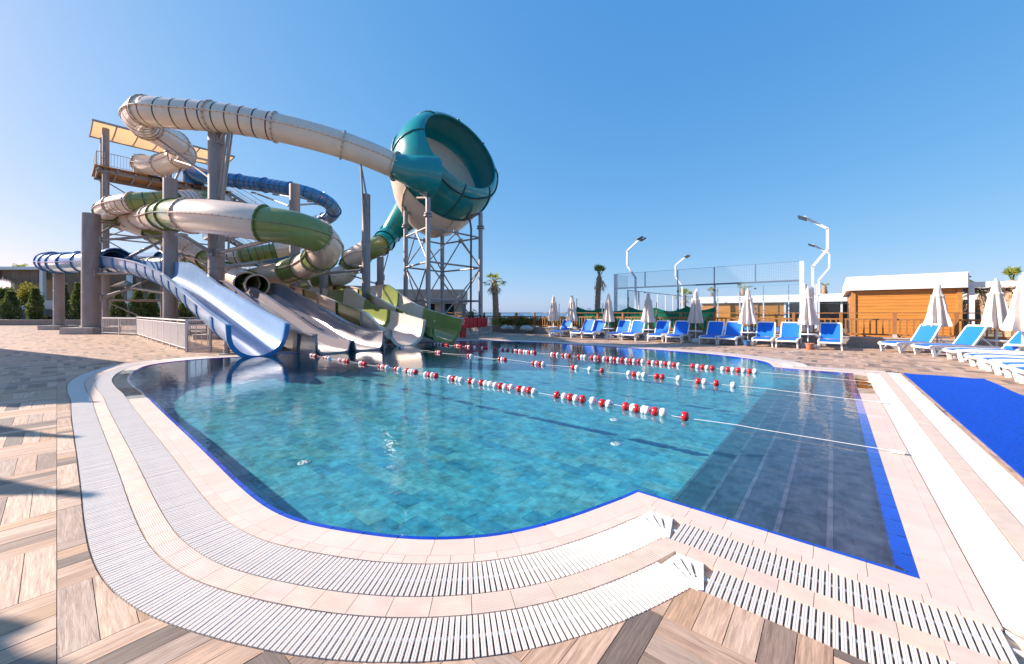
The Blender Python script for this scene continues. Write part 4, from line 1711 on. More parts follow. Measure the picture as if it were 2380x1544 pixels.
B_TR = [B_PATH[-1] + d * 0.1, P(330, 617, 24.8), P(378, 630, 22.6), P(418, 648, 20.2), P(455, 672, 17.9), P(498, 704, 15.6), P(545, 739, 13.9), P(600, 774, 12.3)]
trough_slide(blue, B_TR, 0.74, lambda w: (0.28, 0.28 + 0.42 * max(0, 1 - abs(w - 0.40) / 0.24)), 2.1, ['blue_pale'], rib='blue_deep', end_rim='blue_deep')

# ------------------------------------------------------------------ steel: columns, bowl tower, start tower, stairs
def pillar(name, loc, top, r, label, base=None, arms=(), cap=True, ladder=False):
    o = thing(name, loc, label, 'column')
    m = MB()
    prof = [(r, 0.0), (r, top * 0.33), (r, top * 0.34), (r, top * 0.67), (r, top), (r * 0.9, top + 0.02), (0.01, top + 0.03)]
    m.lathe(prof, loc, 28)
    m.build('shaft', 'galvanised_column', o, 40.0)
    for w in (0.34, 0.67):
        m = MB()
        m.lathe([(r + 0.001, top * w - 0.03), (r + 0.018, top * w - 0.02), (r + 0.018, top * w + 0.02), (r + 0.001, top * w + 0.03)], loc, 28)
        m.build('weld_ring', 'galvanised_column', o, 40.0)
    if base:
        m = MB()
        b, h = base
        m.prism([(loc.x + x * b, loc.y + y * b) for x, y in ((-1, -0.85), (-0.85, -1), (0.85, -1), (1, -0.85), (1, 0.85), (0.85, 1), (-0.85, 1), (-1, 0.85))], -0.02, h)
        m.build('footing', 'concrete', o)
    m = MB()
    m.lathe([(r + 0.16, base[1] if base else 0.0), (r + 0.16, (base[1] if base else 0.0) + 0.035), (r, (base[1] if base else 0.0) + 0.036)], loc, 20)
    m.build('base_plate', 'galvanised', o)
    for (z0, q, w) in arms:
        q = Vector(q)
        d = Vector((q.x - loc.x, q.y - loc.y, 0)).normalized()
        a = Vector((loc.x, loc.y, z0)) + d * (r - 0.03)
        m = MB()
        m.tube([a, q], w, 10)
        arm = m.build('arm', 'galvanised', o, 40.0)
        m = MB()
        m.obox(a + d * 0.06, d * 0.05, Z * 0.2, d.cross(Z) * 0.16)
        m.obox(q - Z * 0.02, d * 0.12, Z * 0.05, d.cross(Z) * 0.2)
        m.build('bracket', 'galvanised', arm)
    return o


C0 = X_at(212, 25.6)
pillar('steel_column', C0, 8.0, 0.46, 'thick steel pillar standing alone on a concrete footing before the thatched pavilion', (1.05, 0.42),
       [(7.6, P(268, 522, 28.0), 0.10), (6.6, P(268, 522, 28.0), 0.07), (6.3, P(430, 545, 27.5), 0.09), (4.2, P(408, 545, 27.5), 0.09), (4.0, P(330, 634, 24.9), 0.08), (2.4, P(300, 672, 26.5), 0.09)])
C1 = X_at(503, 20.6)
pillar('steel_column', C1, 11.1, 0.37, 'tallest dark steel pillar carrying the white tube beside the blue chute', (0.75, 0.25),
       [(9.6, P(392, 352, 24.0), 0.06), (8.6, P(352, 312, 22.4), 0.07), (9.0, P(404, 372, 27.0), 0.06), (10.6, P(528, 300, 20.1), 0.08), (4.6, P(420, 545, 18.6), 0.10), (3.9, P(600, 610, 26.0), 0.09), (4.6, P(640, 556, 16.5), 0.09)])
C2 = X_at(396, 23.8)
pillar('steel_column', C2, 9.7, 0.36, 'pale steel pillar rising behind the green and cream coil', (0.75, 0.25),
       [(9.2, P(420, 392, 28.4), 0.07), (4.8, P(330, 545, 29.0), 0.08), (2.6, P(300, 668, 26.5), 0.08), (5.2, P(450, 598, 28.2), 0.07)])
C3 = X_at(685, 26.0)
pillar('steel_column', C3, 10.1, 0.33, 'steel pillar with two bracket arms under the upper blue tube', (0.7, 0.2),
       [(8.6, P(590, 448, 32.2), 0.07), (9.3, P(640, 452, 32.0), 0.05), (8.8, P(735, 474, 32.5), 0.07), (9.6, P(720, 468, 32.5), 0.05), (4.2, P(740, 622, 21.6), 0.08), (3.6, P(640, 652, 24.4), 0.07)])
C4 = X_at(851, 22.4)
pillar('steel_column', C4, 8.3, 0.235, 'slim steel pillar with a V strut holding the white tube near the bowl', (0.55, 0.2),
       [(3.9, P(752, 636, 22.2), 0.07), (4.1, P(818, 616, 27.4), 0.06)])
o = bpy.data.objects[[q.name for q in bpy.data.objects if q.name.startswith('steel_column')][-1]]
for dx, z0 in ((-0.1, 8.0), (0.22, 7.6), (0.02, 5.2)):
    m = MB()
    m.tube([Vector((C4.x + dx, C4.y - 0.24, z0)), P(838, 379, 22.1)], 0.05, 8)
    m.build('strut', 'galvanised', o, 40.0)
for (z0, q) in ((7.6, P(530, 306, 20.1)), (5.6, P(534, 306, 20.0)), (5.3, P(540, 306, 20.2))):
    m = MB()
    m.tube([Vector((C1.x + 0.3, C1.y - 0.25, z0)), q], 0.045, 8)
    oo = bpy.data.objects['steel_column.001']
    m.build('strut', 'galvanised', oo, 40.0)
C5 = X_at(884, 27.0)
pillar('steel_column', C5, 5.3, 0.235, 'short steel pillar under the green run-out of the bowl', (0.5, 0.2), [(4.6, P(890, 592, 28.0), 0.05), (3.4, P(816, 640, 28.2), 0.05), (3.9, P(905, 580, 28.2), 0.04)])
C6 = X_at(753, 26.6)
pillar('steel_column', C6, 4.5, 0.27, 'stub steel pillar between the front curve and the bowl run-out', (0.55, 0.2), [(4.2, P(820, 630, 28.2), 0.06), (3.4, P(740, 664, 28.0), 0.06)])
C7 = X_at(137, 31.6)
pillar('slide_post', C7, 4.75, 0.32, 'grey post on a square footing under the outermost blue bend', (0.85, 0.35))
for i, (x, Y, z, lab) in enumerate(((640, 15.3, 0.82, 'low steel prop under the near end of the grey twin chute'), (527, 12.85, 0.5, 'short steel prop under the lip of the blue chute'),
                                    (700, 17.2, 1.2, 'steel prop under the middle of the grey twin chute'), (905, 18.2, 0.55, 'short steel prop under the cream chute lip'))):
    loc = X_at(x, Y)
    pillar('slide_prop', loc, z, 0.085, lab)

# lattice tower of the bowl
bt = thing('bowl_tower', X_at(1020, 26), 'lattice steel tower carrying the teal bowl', 'tower')
LEG = {'F': X_at(995, 23.2), 'L': X_at(943, 26.2), 'R': X_at(1117, 26.6), 'B': X_at(1028, 29.0)}
TOPZ = 8.35
for kx, q in LEG.items():
    m = MB()
    m.tube([q + Z * 0.0, q + Z * 7.4], 0.15, 14)
    m.tube([q + Z * 7.3, q + Z * TOPZ], 0.15, 14)
    leg = m.build('leg', 'galvanised', bt, 40.0)
    m = MB()
    m.lathe([(0.15, 7.2), (0.27, 7.22), (0.27, 7.30), (0.15, 7.32)], q, 14)
    m.lathe([(0.15, 7.36), (0.24, 7.38), (0.24, 7.44), (0.15, 7.46)], q, 14)
    m.build('leg_flange', 'galvanised', leg, 40.0)
order = ['F', 'R', 'B', 'L']
levels = [2.2, 4.5, 6.6]
for i in range(4):
    a, b = LEG[order[i]], LEG[order[(i + 1) % 4]]
    for z in levels:
        m = MB()
        m.tube([a + Z * z, b + Z * z], 0.06, 8)
        m.build('horizontal_brace', 'galvanised', bt, 40.0)
    mid = (a + b) / 2
    for (p, q) in ((a + Z * 4.5, mid + Z * 6.6), (b + Z * 4.5, mid + Z * 6.6), (a + Z * 4.5, mid + Z * 2.2), (b + Z * 4.5, mid + Z * 2.2), (a + Z * 0.1, mid + Z * 2.2), (b + Z * 0.1, mid + Z * 2.2)):
        m = MB()
        m.tube([p, q], 0.045, 8)
        m.build('diagonal_brace', 'galvanised', bt, 40.0)
    for z in (2.2, 6.6):
        m = MB()
        m.obox(mid + Z * z, (b - a).normalized() * 0.2, Z * 0.16, (b - a).normalized().cross(Z) * 0.02)
        m.build('gusset', 'galvanised', bt)
    if i in (0, 3):
        continue
    m = MB()
    m.beam(a + Z * (TOPZ - 0.05), b + Z * (TOPZ - 0.05), 0.1, 0.16)
    m.build('top_beam', 'galvanised', bt)
for (ka, d, sct) in (('F', 2.5, 52), ('L', 3.0, 40), ('B', 3.2, 34), ('R', 2.4, 60), ('F', 3.1, 44), ('L', 2.4, 30)):
    q = min((p for dd, rr, dr in UND[:4] for p in bowl_ring(dd, rr, 64, drop=dr)), key=lambda p: (p - (LEG[ka] + Z * (TOPZ + 0.6))).length)
    m = MB()
    m.tube([LEG[ka] + Z * TOPZ, q], 0.09, 8)
    m.build('saddle_strut', 'galvanised', bt, 40.0)
m = MB()
dp = X_at(1094, 25.5)
m.tube([P(1086, 505, 25.0), P(1092, 512, 25.2), P(1095, 530, 25.5), dp + Z * 0.0], 0.065, 10)
m.build('drain_pipe', 'dark_metal', bt, 40.0)
for (p, q) in ((1105, 498), (1078, 502)):
    pass

# start tower
T0 = Vector((-30.8, 29.0, 0))
TB = -E1
PLZ, TLEN, TDEP = 12.35, 7.2, 2.8
tower = thing('start_tower', T0 + E2 * 3.5 + TB * 2, 'tall steel start tower with a railed platform and an orange fabric roof', 'tower')


def tw(a, b, z):
    return T0 + E2 * a + TB * b + Z * z


def add(root, name, material, fn, smooth=False):
    m = MB()
    fn(m)
    return m.build(name, material, root, smooth)


for a in (0.0, 3.6, TLEN):
    for b in (0.0, TDEP):
        add(tower, 'tower_column', 'galvanised_column', lambda m: m.tube([tw(a, b, 0), tw(a, b, PLZ + (3.1 if b else 3.0))], 0.2 if b == 0 else 0.17, 14), 40.0)
        add(tower, 'column_collar', 'galvanised', lambda m: m.lathe([(0.2, PLZ - 0.35), (0.32, PLZ - 0.33), (0.32, PLZ - 0.25), (0.2, PLZ - 0.23)], tw(a, b, 0), 14))
for a0, a1 in ((-0.5, 3.6), (3.6, TLEN + 0.5)):
    for b in (0.0, TDEP):
        add(tower, 'platform_beam', 'galvanised', lambda m: m.beam(tw(a0, b, PLZ - 0.2), tw(a1, b, PLZ - 0.2), 0.12, 0.3))
for i in range(9):
    a = -0.4 + i * (TLEN + 0.8) / 8
    add(tower, 'platform_joist', 'galvanised', lambda m: m.beam(tw(a, -0.5, PLZ - 0.16), tw(a, TDEP + 0.5, PLZ - 0.16), 0.1, 0.16))
for i in range(14):
    b = -0.5 + i * (TDEP + 1.0) / 14
    add(tower, 'floor_board', 'hut_wood_trim', lambda m: m.beam(tw(-0.6, b + 0.17, PLZ), tw(TLEN + 0.6, b + 0.17, PLZ), 0.32, 0.05))
# lower braces
for z in (2.4, 4.9, 7.4, 9.9):
    for b in (0.0, TDEP):
        add(tower, 'girt', 'galvanised', lambda m: m.tube([tw(0, b, z), tw(TLEN, b, z)], 0.06, 8), 40.0)
    for a in (0.0, 3.6, TLEN):
        add(tower, 'girt', 'galvanised', lambda m: m.tube([tw(a, 0, z), tw(a, TDEP, z)], 0.055, 8), 40.0)
for i, z in enumerate((0.2, 2.4, 4.9, 7.4, 9.9)):
    z2 = (2.4, 4.9, 7.4, 9.9, 12.1)[i]
    s0, s1 = (0, TDEP) if i % 2 else (TDEP, 0)
    for a in (0.0, TLEN):
        add(tower, 'cross_brace', 'galvanised', lambda m: m.tube([tw(a, s0, z), tw(a, s1, z2)], 0.045, 8), 40.0)
    add(tower, 'cross_brace', 'galvanised', lambda m: m.tube([tw(0 if i % 2 else 3.6, TDEP, z), tw(3.6 if i % 2 else 0, TDEP, z2)], 0.045, 8), 40.0)
# roof: sloping fabric bays in a frame
RZ0, RZ1, RDEP = PLZ + 3.1, PLZ + 3.3, 4.6
bays = 7
for i in range(bays):
    a0 = -0.7 + i * (TLEN + 1.4) / bays
    a1 = -0.7 + (i + 1) * (TLEN + 1.4) / bays
    m = MB()
    rows = []
    for j in range(7):
        w = j / 6
        sag = -0.10 * math.sin(math.pi * w)
        rows.append([tw(a0 + 0.03, -0.9 + w * RDEP, RZ0 + (RZ1 - RZ0) * w + sag), tw((a0 + a1) / 2, -0.9 + w * RDEP, RZ0 + (RZ1 - RZ0) * w + sag - 0.04), tw(a1 - 0.03, -0.9 + w * RDEP, RZ0 + (RZ1 - RZ0) * w + sag)])
    loft(m, rows, False)
    m.build('roof_fabric', 'awning_cloth', tower, 60.0)
for i in range(bays + 1):
    a = -0.7 + i * (TLEN + 1.4) / bays
    add(tower, 'roof_rafter', 'galvanised', lambda m: m.tube([tw(a, -0.9 + w * RDEP, RZ0 + (RZ1 - RZ0) * w - 0.10 * math.sin(math.pi * w) - 0.05) for w in (0, 0.2, 0.4, 0.6, 0.8, 1)], 0.045, 8), 40.0)
for b, z in ((-0.9, RZ0), (RDEP - 0.9, RZ1)):
    add(tower, 'roof_edge', 'galvanised', lambda m: m.beam(tw(-0.75, b, z), tw(TLEN + 0.75, b, z), 0.09, 0.14))

bal_cache = {}


def bar_mesh(h, r, material, name='baluster'):
    key = (round(h, 3), r, material)
    if key not in bal_cache:
        m = MB()
        m.tube([(0, 0, 0), (0, 0, h)], r, 6)
        bal_cache[key] = m.mesh(name)
        bal_cache[key].materials.append(MATS[material])
    return bal_cache[key]


def railing(root, path, h=1.05, gap=0.12, post=1.6, r=0.024, material='steel_rail', low=0.12, mid=None, bar=0.011):
    """posts, rails and balusters between points (which may climb)"""
    for a, b in zip(path, path[1:]):
        a, b = Vector(a), Vector(b)
        L_ = (b - a).length
        n = max(1, int(round(L_ / post)))
        for i in range(n + 1):
            p = a.lerp(b, i / n)
            place('post', bar_mesh(h, r, material, 'post'), root, Matrix.Translation(p))
        for z in (h, low) + ((mid,) if mid else ()):
            add(root, 'rail', material, lambda m: m.tube([a + Z * z, b + Z * z], r * (1.0 if z == h else 0.7), 8), 40.0)
        nb = int(L_ / gap)
        top = mid if mid else h
        me = bar_mesh(top - low, bar, material)
        for i in range(nb):
            p = a.lerp(b, (i + 0.5) / nb) + Z * low
            place('baluster', me, root, Matrix.Translation(p))


railing(tower, [tw(-0.5, TDEP, PLZ), tw(-0.5, -0.4, PLZ), tw(1.5, -0.4, PLZ)], gap=0.16, material='galvanised')
railing(tower, [tw(3.0, -0.4, PLZ), tw(4.5, -0.4, PLZ)], gap=0.14, material='galvanised')
railing(tower, [tw(5.9, -0.4, PLZ), tw(TLEN + 0.5, -0.4, PLZ)], gap=0.16, material='galvanised')
for (a, mat_) in ((2.2, 'cream'), (5.15, 'blue_tube')):
    m = MB()
    c = tw(a, -0.15, PLZ + 0.78)
    m.obox(c, E2 * 0.72, TB * 0.16, Z * 0.74)
    m.build('start_box', mat_, tower)
# black pump pipes under the platform
for (x, y, Y, q) in ((340, 402, 30.4, [(352, 412), (372, 414), (376, 422), (392, 424)]), (446, 428, 32.6, [(448, 438), (466, 440), (466, 430), (452, 428)])):
    add(tower, 'pipe', 'black_rubber', lambda m: m.tube([P(x, y, Y)] + [P(a, b, Y) for a, b in q], 0.09, 8), 40.0)

# zigzag stairs at the tower's far end
stairs = thing('stair_tower', tw(9.5, 1, 0), 'open steel staircase zigzagging up to the start tower', 'stairs')
S0, S1 = TLEN + 0.6, TLEN + 4.6
fl_z = [12.35, 10.3, 8.25, 6.2, 4.15, 2.1, 0.05]
for i in range(6):
    z0, z1 = fl_z[i], fl_z[i + 1]
    b = 0.7 if i % 2 == 0 else 2.3
    pa = tw(S0 if i % 2 == 0 else S1, b, z0)
    pb = tw(S1 if i % 2 == 0 else S0, b, z1)
    for sg in (-0.6, 0.6):
        add(stairs, 'stringer', 'galvanised', lambda m: m.beam(pa + TB * sg, pb + TB * sg, 0.06, 0.26))
        railing(stairs, [pa + TB * sg + Z * 0.1, pb + TB * sg + Z * 0.1], h=1.0, gap=0.22, post=2.0, material='galvanised', low=0.2)
    for kx in range(11):
        p = pa.lerp(pb, (kx + 0.5) / 11)
        add(stairs, 'tread', 'galvanised', lambda m: m.obox(p, E2 * 0.15, TB * 0.6, Z * 0.025))
    ea = S1 if i % 2 == 0 else S0
    sg = 1 if i % 2 == 0 else -1
    if i < 5:
        add(stairs, 'landing', 'galvanised', lambda m: m.obox(tw(ea + sg * 0.7, 1.5, z1), E2 * 0.7, TB * 1.5, Z * 0.05))
        railing(stairs, [tw(ea, 0.05, z1 + 0.05), tw(ea + sg * 1.4, 0.05, z1 + 0.05), tw(ea + sg * 1.4, 2.95, z1 + 0.05)], h=1.05, gap=0.2, post=1.4, material='galvanised')
for a in (S0 - 0.1, S1 + 0.1, S1 + 1.4):
    for b in (0.0, 3.0):
        add(stairs, 'stair_column', 'galvanised', lambda m: m.tube([tw(a, b, 0), tw(a, b, 11.3 if a < S1 + 1 else 10.3)], 0.09, 10), 40.0)
for z in (3.1, 7.2, 10.2):
    for b in (0.0, 3.0):
        add(stairs, 'girt', 'galvanised', lambda m: m.tube([tw(S0 - 0.1, b, z), tw(S1 + 1.4, b, z)], 0.05, 8), 40.0)

# ground level railings round the slides
r1 = thing('safety_railing', X_at(318, 23.6), 'white barred railing with dense panel leading from the thick pillar to the blue chute', 'railing')
RA, RB, RC = X_at(318, 23.4), G(434, 818.6), G(489, 816)
RD = X_at(238, 24.6)
railing(r1, [RD, RA], gap=0.125, r=0.028)
railing(r1, [RA, RB], gap=0.062, r=0.028, h=1.12, mid=1.0)
railing(r1, [RB, RC], gap=0.14, r=0.028, h=1.12, mid=0.95)
for p in (RA, RB, RC):
    add(r1, 'corner_post', 'steel_rail', lambda m: m.obox(p + Z * 0.58, (0.035, 0, 0), (0, 0.035, 0), Z * 0.58))
r3 = thing('back_railing', X_at(420, 27), 'long barred railing behind the slide pillars', 'railing')
railing(r3, [X_at(232, 27.6), X_at(330, 27.8), X_at(480, 26.6), X_at(640, 25.2)], gap=0.16, r=0.028)
r2 = thing('corner_railing', X_at(1100, 24), 'grey barred railing hung with red pads beside the green chute', 'railing')
Q0, Q1, Q2, Q3 = X_at(985, 27.4), G(1070, 784), G(1143, 776), X_at(1010, 29.0)
railing(r2, [Q0, Q1], gap=0.125, r=0.028)
railing(r2, [Q1, Q2], gap=0.125, r=0.028)
railing(r2, [Q3, Q2], gap=0.14, r=0.028)
ru = (Q2 - Q1).normalized()
rn = ru.cross(Z)
if rn.y > 0:
    rn = -rn
for i, (a, lab) in enumerate(((1.05, 'red foam pad with black strap hung on the railing, next to the green chute'), (2.45, 'red foam pad with black strap hung on the railing, next to the palm'))):
    c = Q1 + ru * a + Z * 0.8 + rn * 0.07
    o = thing('foam_pad', c, lab, 'pad', 'red pads on the railing')
    m = MB()
    for kx in (-1, 0, 1):
        m2 = MB()
        m2.obox(c + ru * 0.42 * kx, ru * 0.205, rn * 0.05, Z * 0.3)
        m2.build('pad_block', 'pad_red', o)
    for kx in (-0.6, 0.6):
        add(o, 'strap', 'black_rubber', lambda m: m.obox(c + ru * 0.34 * kx + Z * 0.06, ru * 0.03, rn * 0.058, Z * 0.37))
o = thing('foam_pad', Q1 + ru * 0.0 - Z * 0 + rn * 0.1, 'red foam board standing on the paving against the corner railing post', 'pad')
add(o, 'board', 'pad_red', lambda m: m.obox(Q1 + ru * 0.1 + rn * 0.12 + Z * 0.36, ru * 0.28, rn * 0.04, Z * 0.36))
add(o, 'strap', 'black_rubber', lambda m: m.obox(Q1 + ru * 0.1 + rn * 0.12 + Z * 0.45, ru * 0.285, rn * 0.046, Z * 0.025))

# ------------------------------------------------------------------ timber fence on its plinth
FV = 20.9                                                   # the fence runs along E1 at this distance
FU0, FU1 = -25.2, 6.6
plinth = thing('plinth_wall', UVP((FU0 + FU1) / 2, FV), 'low rough rendered plinth wall under the timber fence', 'wall')
nseg = 8
for i in range(nseg):
    a = FU0 + (FU1 - FU0) * i / nseg
    b = FU0 + (FU1 - FU0) * (i + 1) / nseg
    add(plinth, 'wall_block', 'plinth_render', lambda m: m.obox(UVP((a + b) / 2, FV + 0.12, 0.17), E1 * ((b - a) / 2 - 0.004), E2 * 0.12, Z * 0.21))
    add(plinth, 'wall_coping', 'concrete', lambda m: m.obox(UVP((a + b) / 2, FV + 0.12, 0.405), E1 * ((b - a) / 2 - 0.004), E2 * 0.15, Z * 0.025))
bed = MB()
bed.face([UVP(-30, FV + 0.24, 0.36), UVP(9, FV + 0.24, 0.36), UVP(9, FV + 2.8, 0.30), UVP(-30, FV + 2.8, 0.30)])
bed.face([UVP(-30, FV + 2.8, -0.06), UVP(-30, FV + 2.8, 0.30), UVP(9, FV + 2.8, 0.30), UVP(9, FV + 2.8, -0.06)])
struct('planting_bed', bed, 'soil')
fence = thing('timber_fence', UVP((FU0 + FU1) / 2, FV + 0.12, 0.43), 'brown timber fence with square posts and upright bars on a low wall', 'fence')
BAY = 1.59
nb = int((FU1 - FU0) / BAY)
post_m, bar_m = MB(), MB()
post_m.box(-0.055, 0.055, -0.055, 0.055, 0, 0.97)
post_m.prism([(-0.055, -0.055), (0.055, -0.055), (0.055, 0.055), (-0.055, 0.055)], 0.97, 0.985)
post_me = post_m.mesh('fence_post')
post_me.materials.append(MATS['fence_wood'])
bar_m.box(-0.026, 0.026, -0.014, 0.014, 0, 0.60)
bar_me = bar_m.mesh('fence_bar')
bar_me.materials.append(MATS['fence_wood'])
shoe_m = MB()
shoe_m.box(-0.06, 0.06, -0.06, 0.06, 0, 0.12)
shoe_me = shoe_m.mesh('post_shoe')
shoe_me.materials.append(MATS['steel_rail'])
for i in range(nb + 1):
    u = FU0 + i * BAY
    place('fence_post', post_me, fence, axes_matrix(UVP(u, FV + 0.12, 0.43), E1, E2, Z))
    place('post_shoe', shoe_me, fence, axes_matrix(UVP(u, FV + 0.12, 0.43), E1, E2, Z))
    if i == nb:
        break
    a, b = u + 0.055, u + BAY - 0.055
    for z, w, h in ((1.385, 0.09, 0.035), (1.13, 0.035, 0.07), (0.53, 0.035, 0.07)):
        add(fence, 'fence_rail', 'fence_wood', lambda m: m.obox(UVP((a + b) / 2, FV + 0.12, z), E1 * (b - a) / 2, E2 * w / 2, Z * h / 2))
    for kx in range(8):
        uu = a + (b - a) * (kx + 0.5) / 8
        place('fence_bar', bar_me, fence, axes_matrix(UVP(uu, FV + 0.12 - 0.02, 0.52), E1, E2, Z))

# ------------------------------------------------------------------ sun loungers
def make_lounger():
    """foot end at the origin, head along +Y"""
    root = thing('sun_lounger', (0, 0, 0), 'x', 'sun lounger', 'blue and white sun loungers')
    W = 0.33
    for sx in (-1, 1):
        m = MB()
        pts = [(sx * W, 0.03, 0.27), (sx * W, 0.10, 0.315), (sx * W, 0.35, 0.335), (sx * W, 0.8, 0.335), (sx * W, 1.22, 0.33), (sx * W, 1.72, 0.32), (sx * W, 1.9, 0.30)]
        for p, q in zip(pts, pts[1:]):
            m.beam(p, q, 0.055, 0.075)
        m.build('side_rail', 'white_plastic', root)
        m = MB()
        for p, q in zip([(sx * W, 1.20, 0.36), (sx * W, 1.33, 0.56), (sx * W, 1.46, 0.78), (sx * W * 0.97, 1.55, 0.95)], [(sx * W, 1.33, 0.56), (sx * W, 1.46, 0.78), (sx * W * 0.97, 1.55, 0.95), (sx * W * 0.92, 1.575, 0.985)]):
            m.beam(p, q, 0.05, 0.045)
        m.build('back_rail', 'white_plastic', root)
        for (y0, y1, yb) in ((0.12, 0.42, 0.20), (1.32, 1.66, 1.5)):
            m = MB()
            m.beam((sx * W, y0, 0.30), (sx * (W + 0.02), yb - 0.02, 0.0), 0.05, 0.085, Vector((0, 1, 0)))
            m.beam((sx * W, y1, 0.30), (sx * (W + 0.02), yb + 0.03, 0.06), 0.04, 0.06, Vector((0, 1, 0)))
            m.build('leg', 'white_plastic', root)
        m = MB()
        m.beam((sx * (W - 0.05), 1.42, 0.66), (sx * (W - 0.05), 1.74, 0.34), 0.025, 0.03)
        m.build('back_prop', 'white_plastic', root)
    for y, z, h in ((0.04, 0.28, 0.06), (1.2, 0.325, 0.05), (1.88, 0.30, 0.05)):
        m = MB()
        m.obox((0, y, z), (W, 0, 0), (0, 0.03, 0), (0, 0, h / 2))
        m.build('cross_bar', 'white_plastic', root)
    m = MB()
    m.beam((-W * 0.92, 1.575, 0.985), (W * 0.92, 1.575, 0.985), 0.04, 0.05)
    m.build('back_top', 'white_plastic', root)
    m = MB()
    rows = [[(sx * (W - 0.025), y, z - (0.012 if abs(sx) < 0.5 else 0)) for sx in (-1, -0.4, 0.4, 1)] for y, z in ((0.07, 0.325), (0.4, 0.36), (0.8, 0.352), (1.19, 0.362))]
    loft(m, rows, False)
    loft(m, [[(x, y, z - 0.012) for x, y, z in r][::-1] for r in rows], False)
    m.build('seat_sling', 'sling_blue', root, 60.0)
    m = MB()
    rows = [[(sx * (W - 0.025) * f, y + (0.018 if abs(sx) < 0.5 else 0), z) for sx in (-1, -0.4, 0.4, 1)] for y, z, f in ((1.205, 0.375, 1), (1.325, 0.57, 1), (1.45, 0.785, 1), (1.565, 0.965, 0.95))]
    loft(m, rows, False)
    loft(m, [[(x, y + 0.012, z) for x, y, z in r][::-1] for r in rows], False)
    m.build('back_sling', 'sling_blue', root, 60.0)
    return root


ORD = ['first', 'second', 'third', 'fourth', 'fifth', 'sixth', 'seventh', 'eighth', 'ninth', 'tenth', 'eleventh', 'twelfth']
proto = make_lounger()
first = True
vx = [1287, 1336, 1364, 1424, 1458, 1520, 1563, 1643, 1688, 1770, 1827, 1928]


def put_lounger(pos, head, label):
    global first
    o = proto if first else copy_tree(proto)
    first = False
    o.location = pos
    o.rotation_euler = (0, 0, math.atan2(-head.x, head.y))
    o['label'] = label


for i, x in enumerate(vx):
    k = (x - CX) / FPX
    v = 18.45 + rnd.uniform(-0.06, 0.06)
    Y = v / (0.7656 + 0.6433 * k)
    h = (E2 + E1 * rnd.uniform(-0.05, 0.05)).normalized()
    put_lounger(Vector((k * Y, Y, 0)), h, 'blue sling sun lounger with white frame along the fence, %s from the red pads' % ORD[i])
right = [(1.45, 19.1, (1, -0.05)), (2.15, 18.2, (0.985, -0.17)), (2.55, 16.8, (0.85, -0.52)), (2.62, 15.0, (0.78, -0.62)), (2.66, 13.95, (0.766, -0.643)), (2.7, 12.85, (0.75, -0.66)), (2.7, 11.9, (0.78, -0.63))]
for i, (u, v, hd) in enumerate(right):
    h = Vector((hd[0], hd[1] + rnd.uniform(-0.03, 0.03), 0)).normalized()
    put_lounger(UVP(u, v), h, 'blue and white sun lounger facing the blue mat, %s from the wooden hut' % ORD[i])

# ------------------------------------------------------------------ closed parasols with a small round table
def parasol(pos, label, seed, H=2.42):
    rr = random.Random(seed)
    o = thing('closed_parasol', pos, label, 'parasol', 'closed white parasols')
    lean = Vector((rr.uniform(-0.02, 0.02), rr.uniform(-0.02, 0.02), 0))
    add(o, 'pole', 'white_steel', lambda m: m.tube([pos, pos + Z * (H - 0.05) + lean], 0.024, 10), 40.0)
    ph = rr.uniform(0, 6)
    def fold(r, z, g):
        k = max(0, min(1, (H - 0.2 - z) / 0.6))
        return 1.14 * r * (1 + 0.22 * k * math.sin(8 * g + ph + z * 0.9) + 0.10 * k * math.sin(13 * g + z * 3 + ph * 2) + 0.05 * math.sin(3 * g + ph))
    m = MB()
    prof = [(0.03, H), (0.065, H - 0.04), (0.085, H - 0.2), (0.11, H - 0.38), (0.145, H - 0.4), (0.15, H - 0.44), (0.135, H - 0.47), (0.165, H - 0.8), (0.20, H - 1.1), (0.235, H - 1.3), (0.255, H - 1.42),
            (0.262, H - 1.50), (0.24, H - 1.52), (0.20, H - 1.46), (0.10, H - 1.40)]
    m.lathe(prof, pos + lean, 48, fold)
    m.build('canopy', 'parasol_cloth', o, 50.0)
    m = MB()
    m.lathe([(0.0, H + 0.07), (0.02, H + 0.06), (0.028, H + 0.03), (0.02, H), (0.03, H - 0.03)], pos + lean, 10)
    m.build('finial', 'white_plastic', o, True)
    m = MB()
    m.lathe([(0.024, 0.50), (0.30, 0.50), (0.315, 0.515), (0.315, 0.53), (0.30, 0.54), (0.024, 0.545)], pos, 24)
    m.build('table_top', 'white_plastic', o, True)
    m = MB()
    m.prism([(pos.x + a * 0.26, pos.y + b * 0.26) for a, b in ((-1, -0.7), (-0.7, -1), (0.7, -1), (1, -0.7), (1, 0.7), (0.7, 1), (-0.7, 1), (-1, 0.7))], 0, 0.10)
    m.prism([(pos.x + a * 0.15, pos.y + b * 0.15) for a, b in ((-1, -0.7), (-0.7, -1), (0.7, -1), (1, -0.7), (1, 0.7), (0.7, 1), (-0.7, 1), (-1, 0.7))], 0.10, 0.16)
    m.build('base', 'white_plastic', o)
    return o


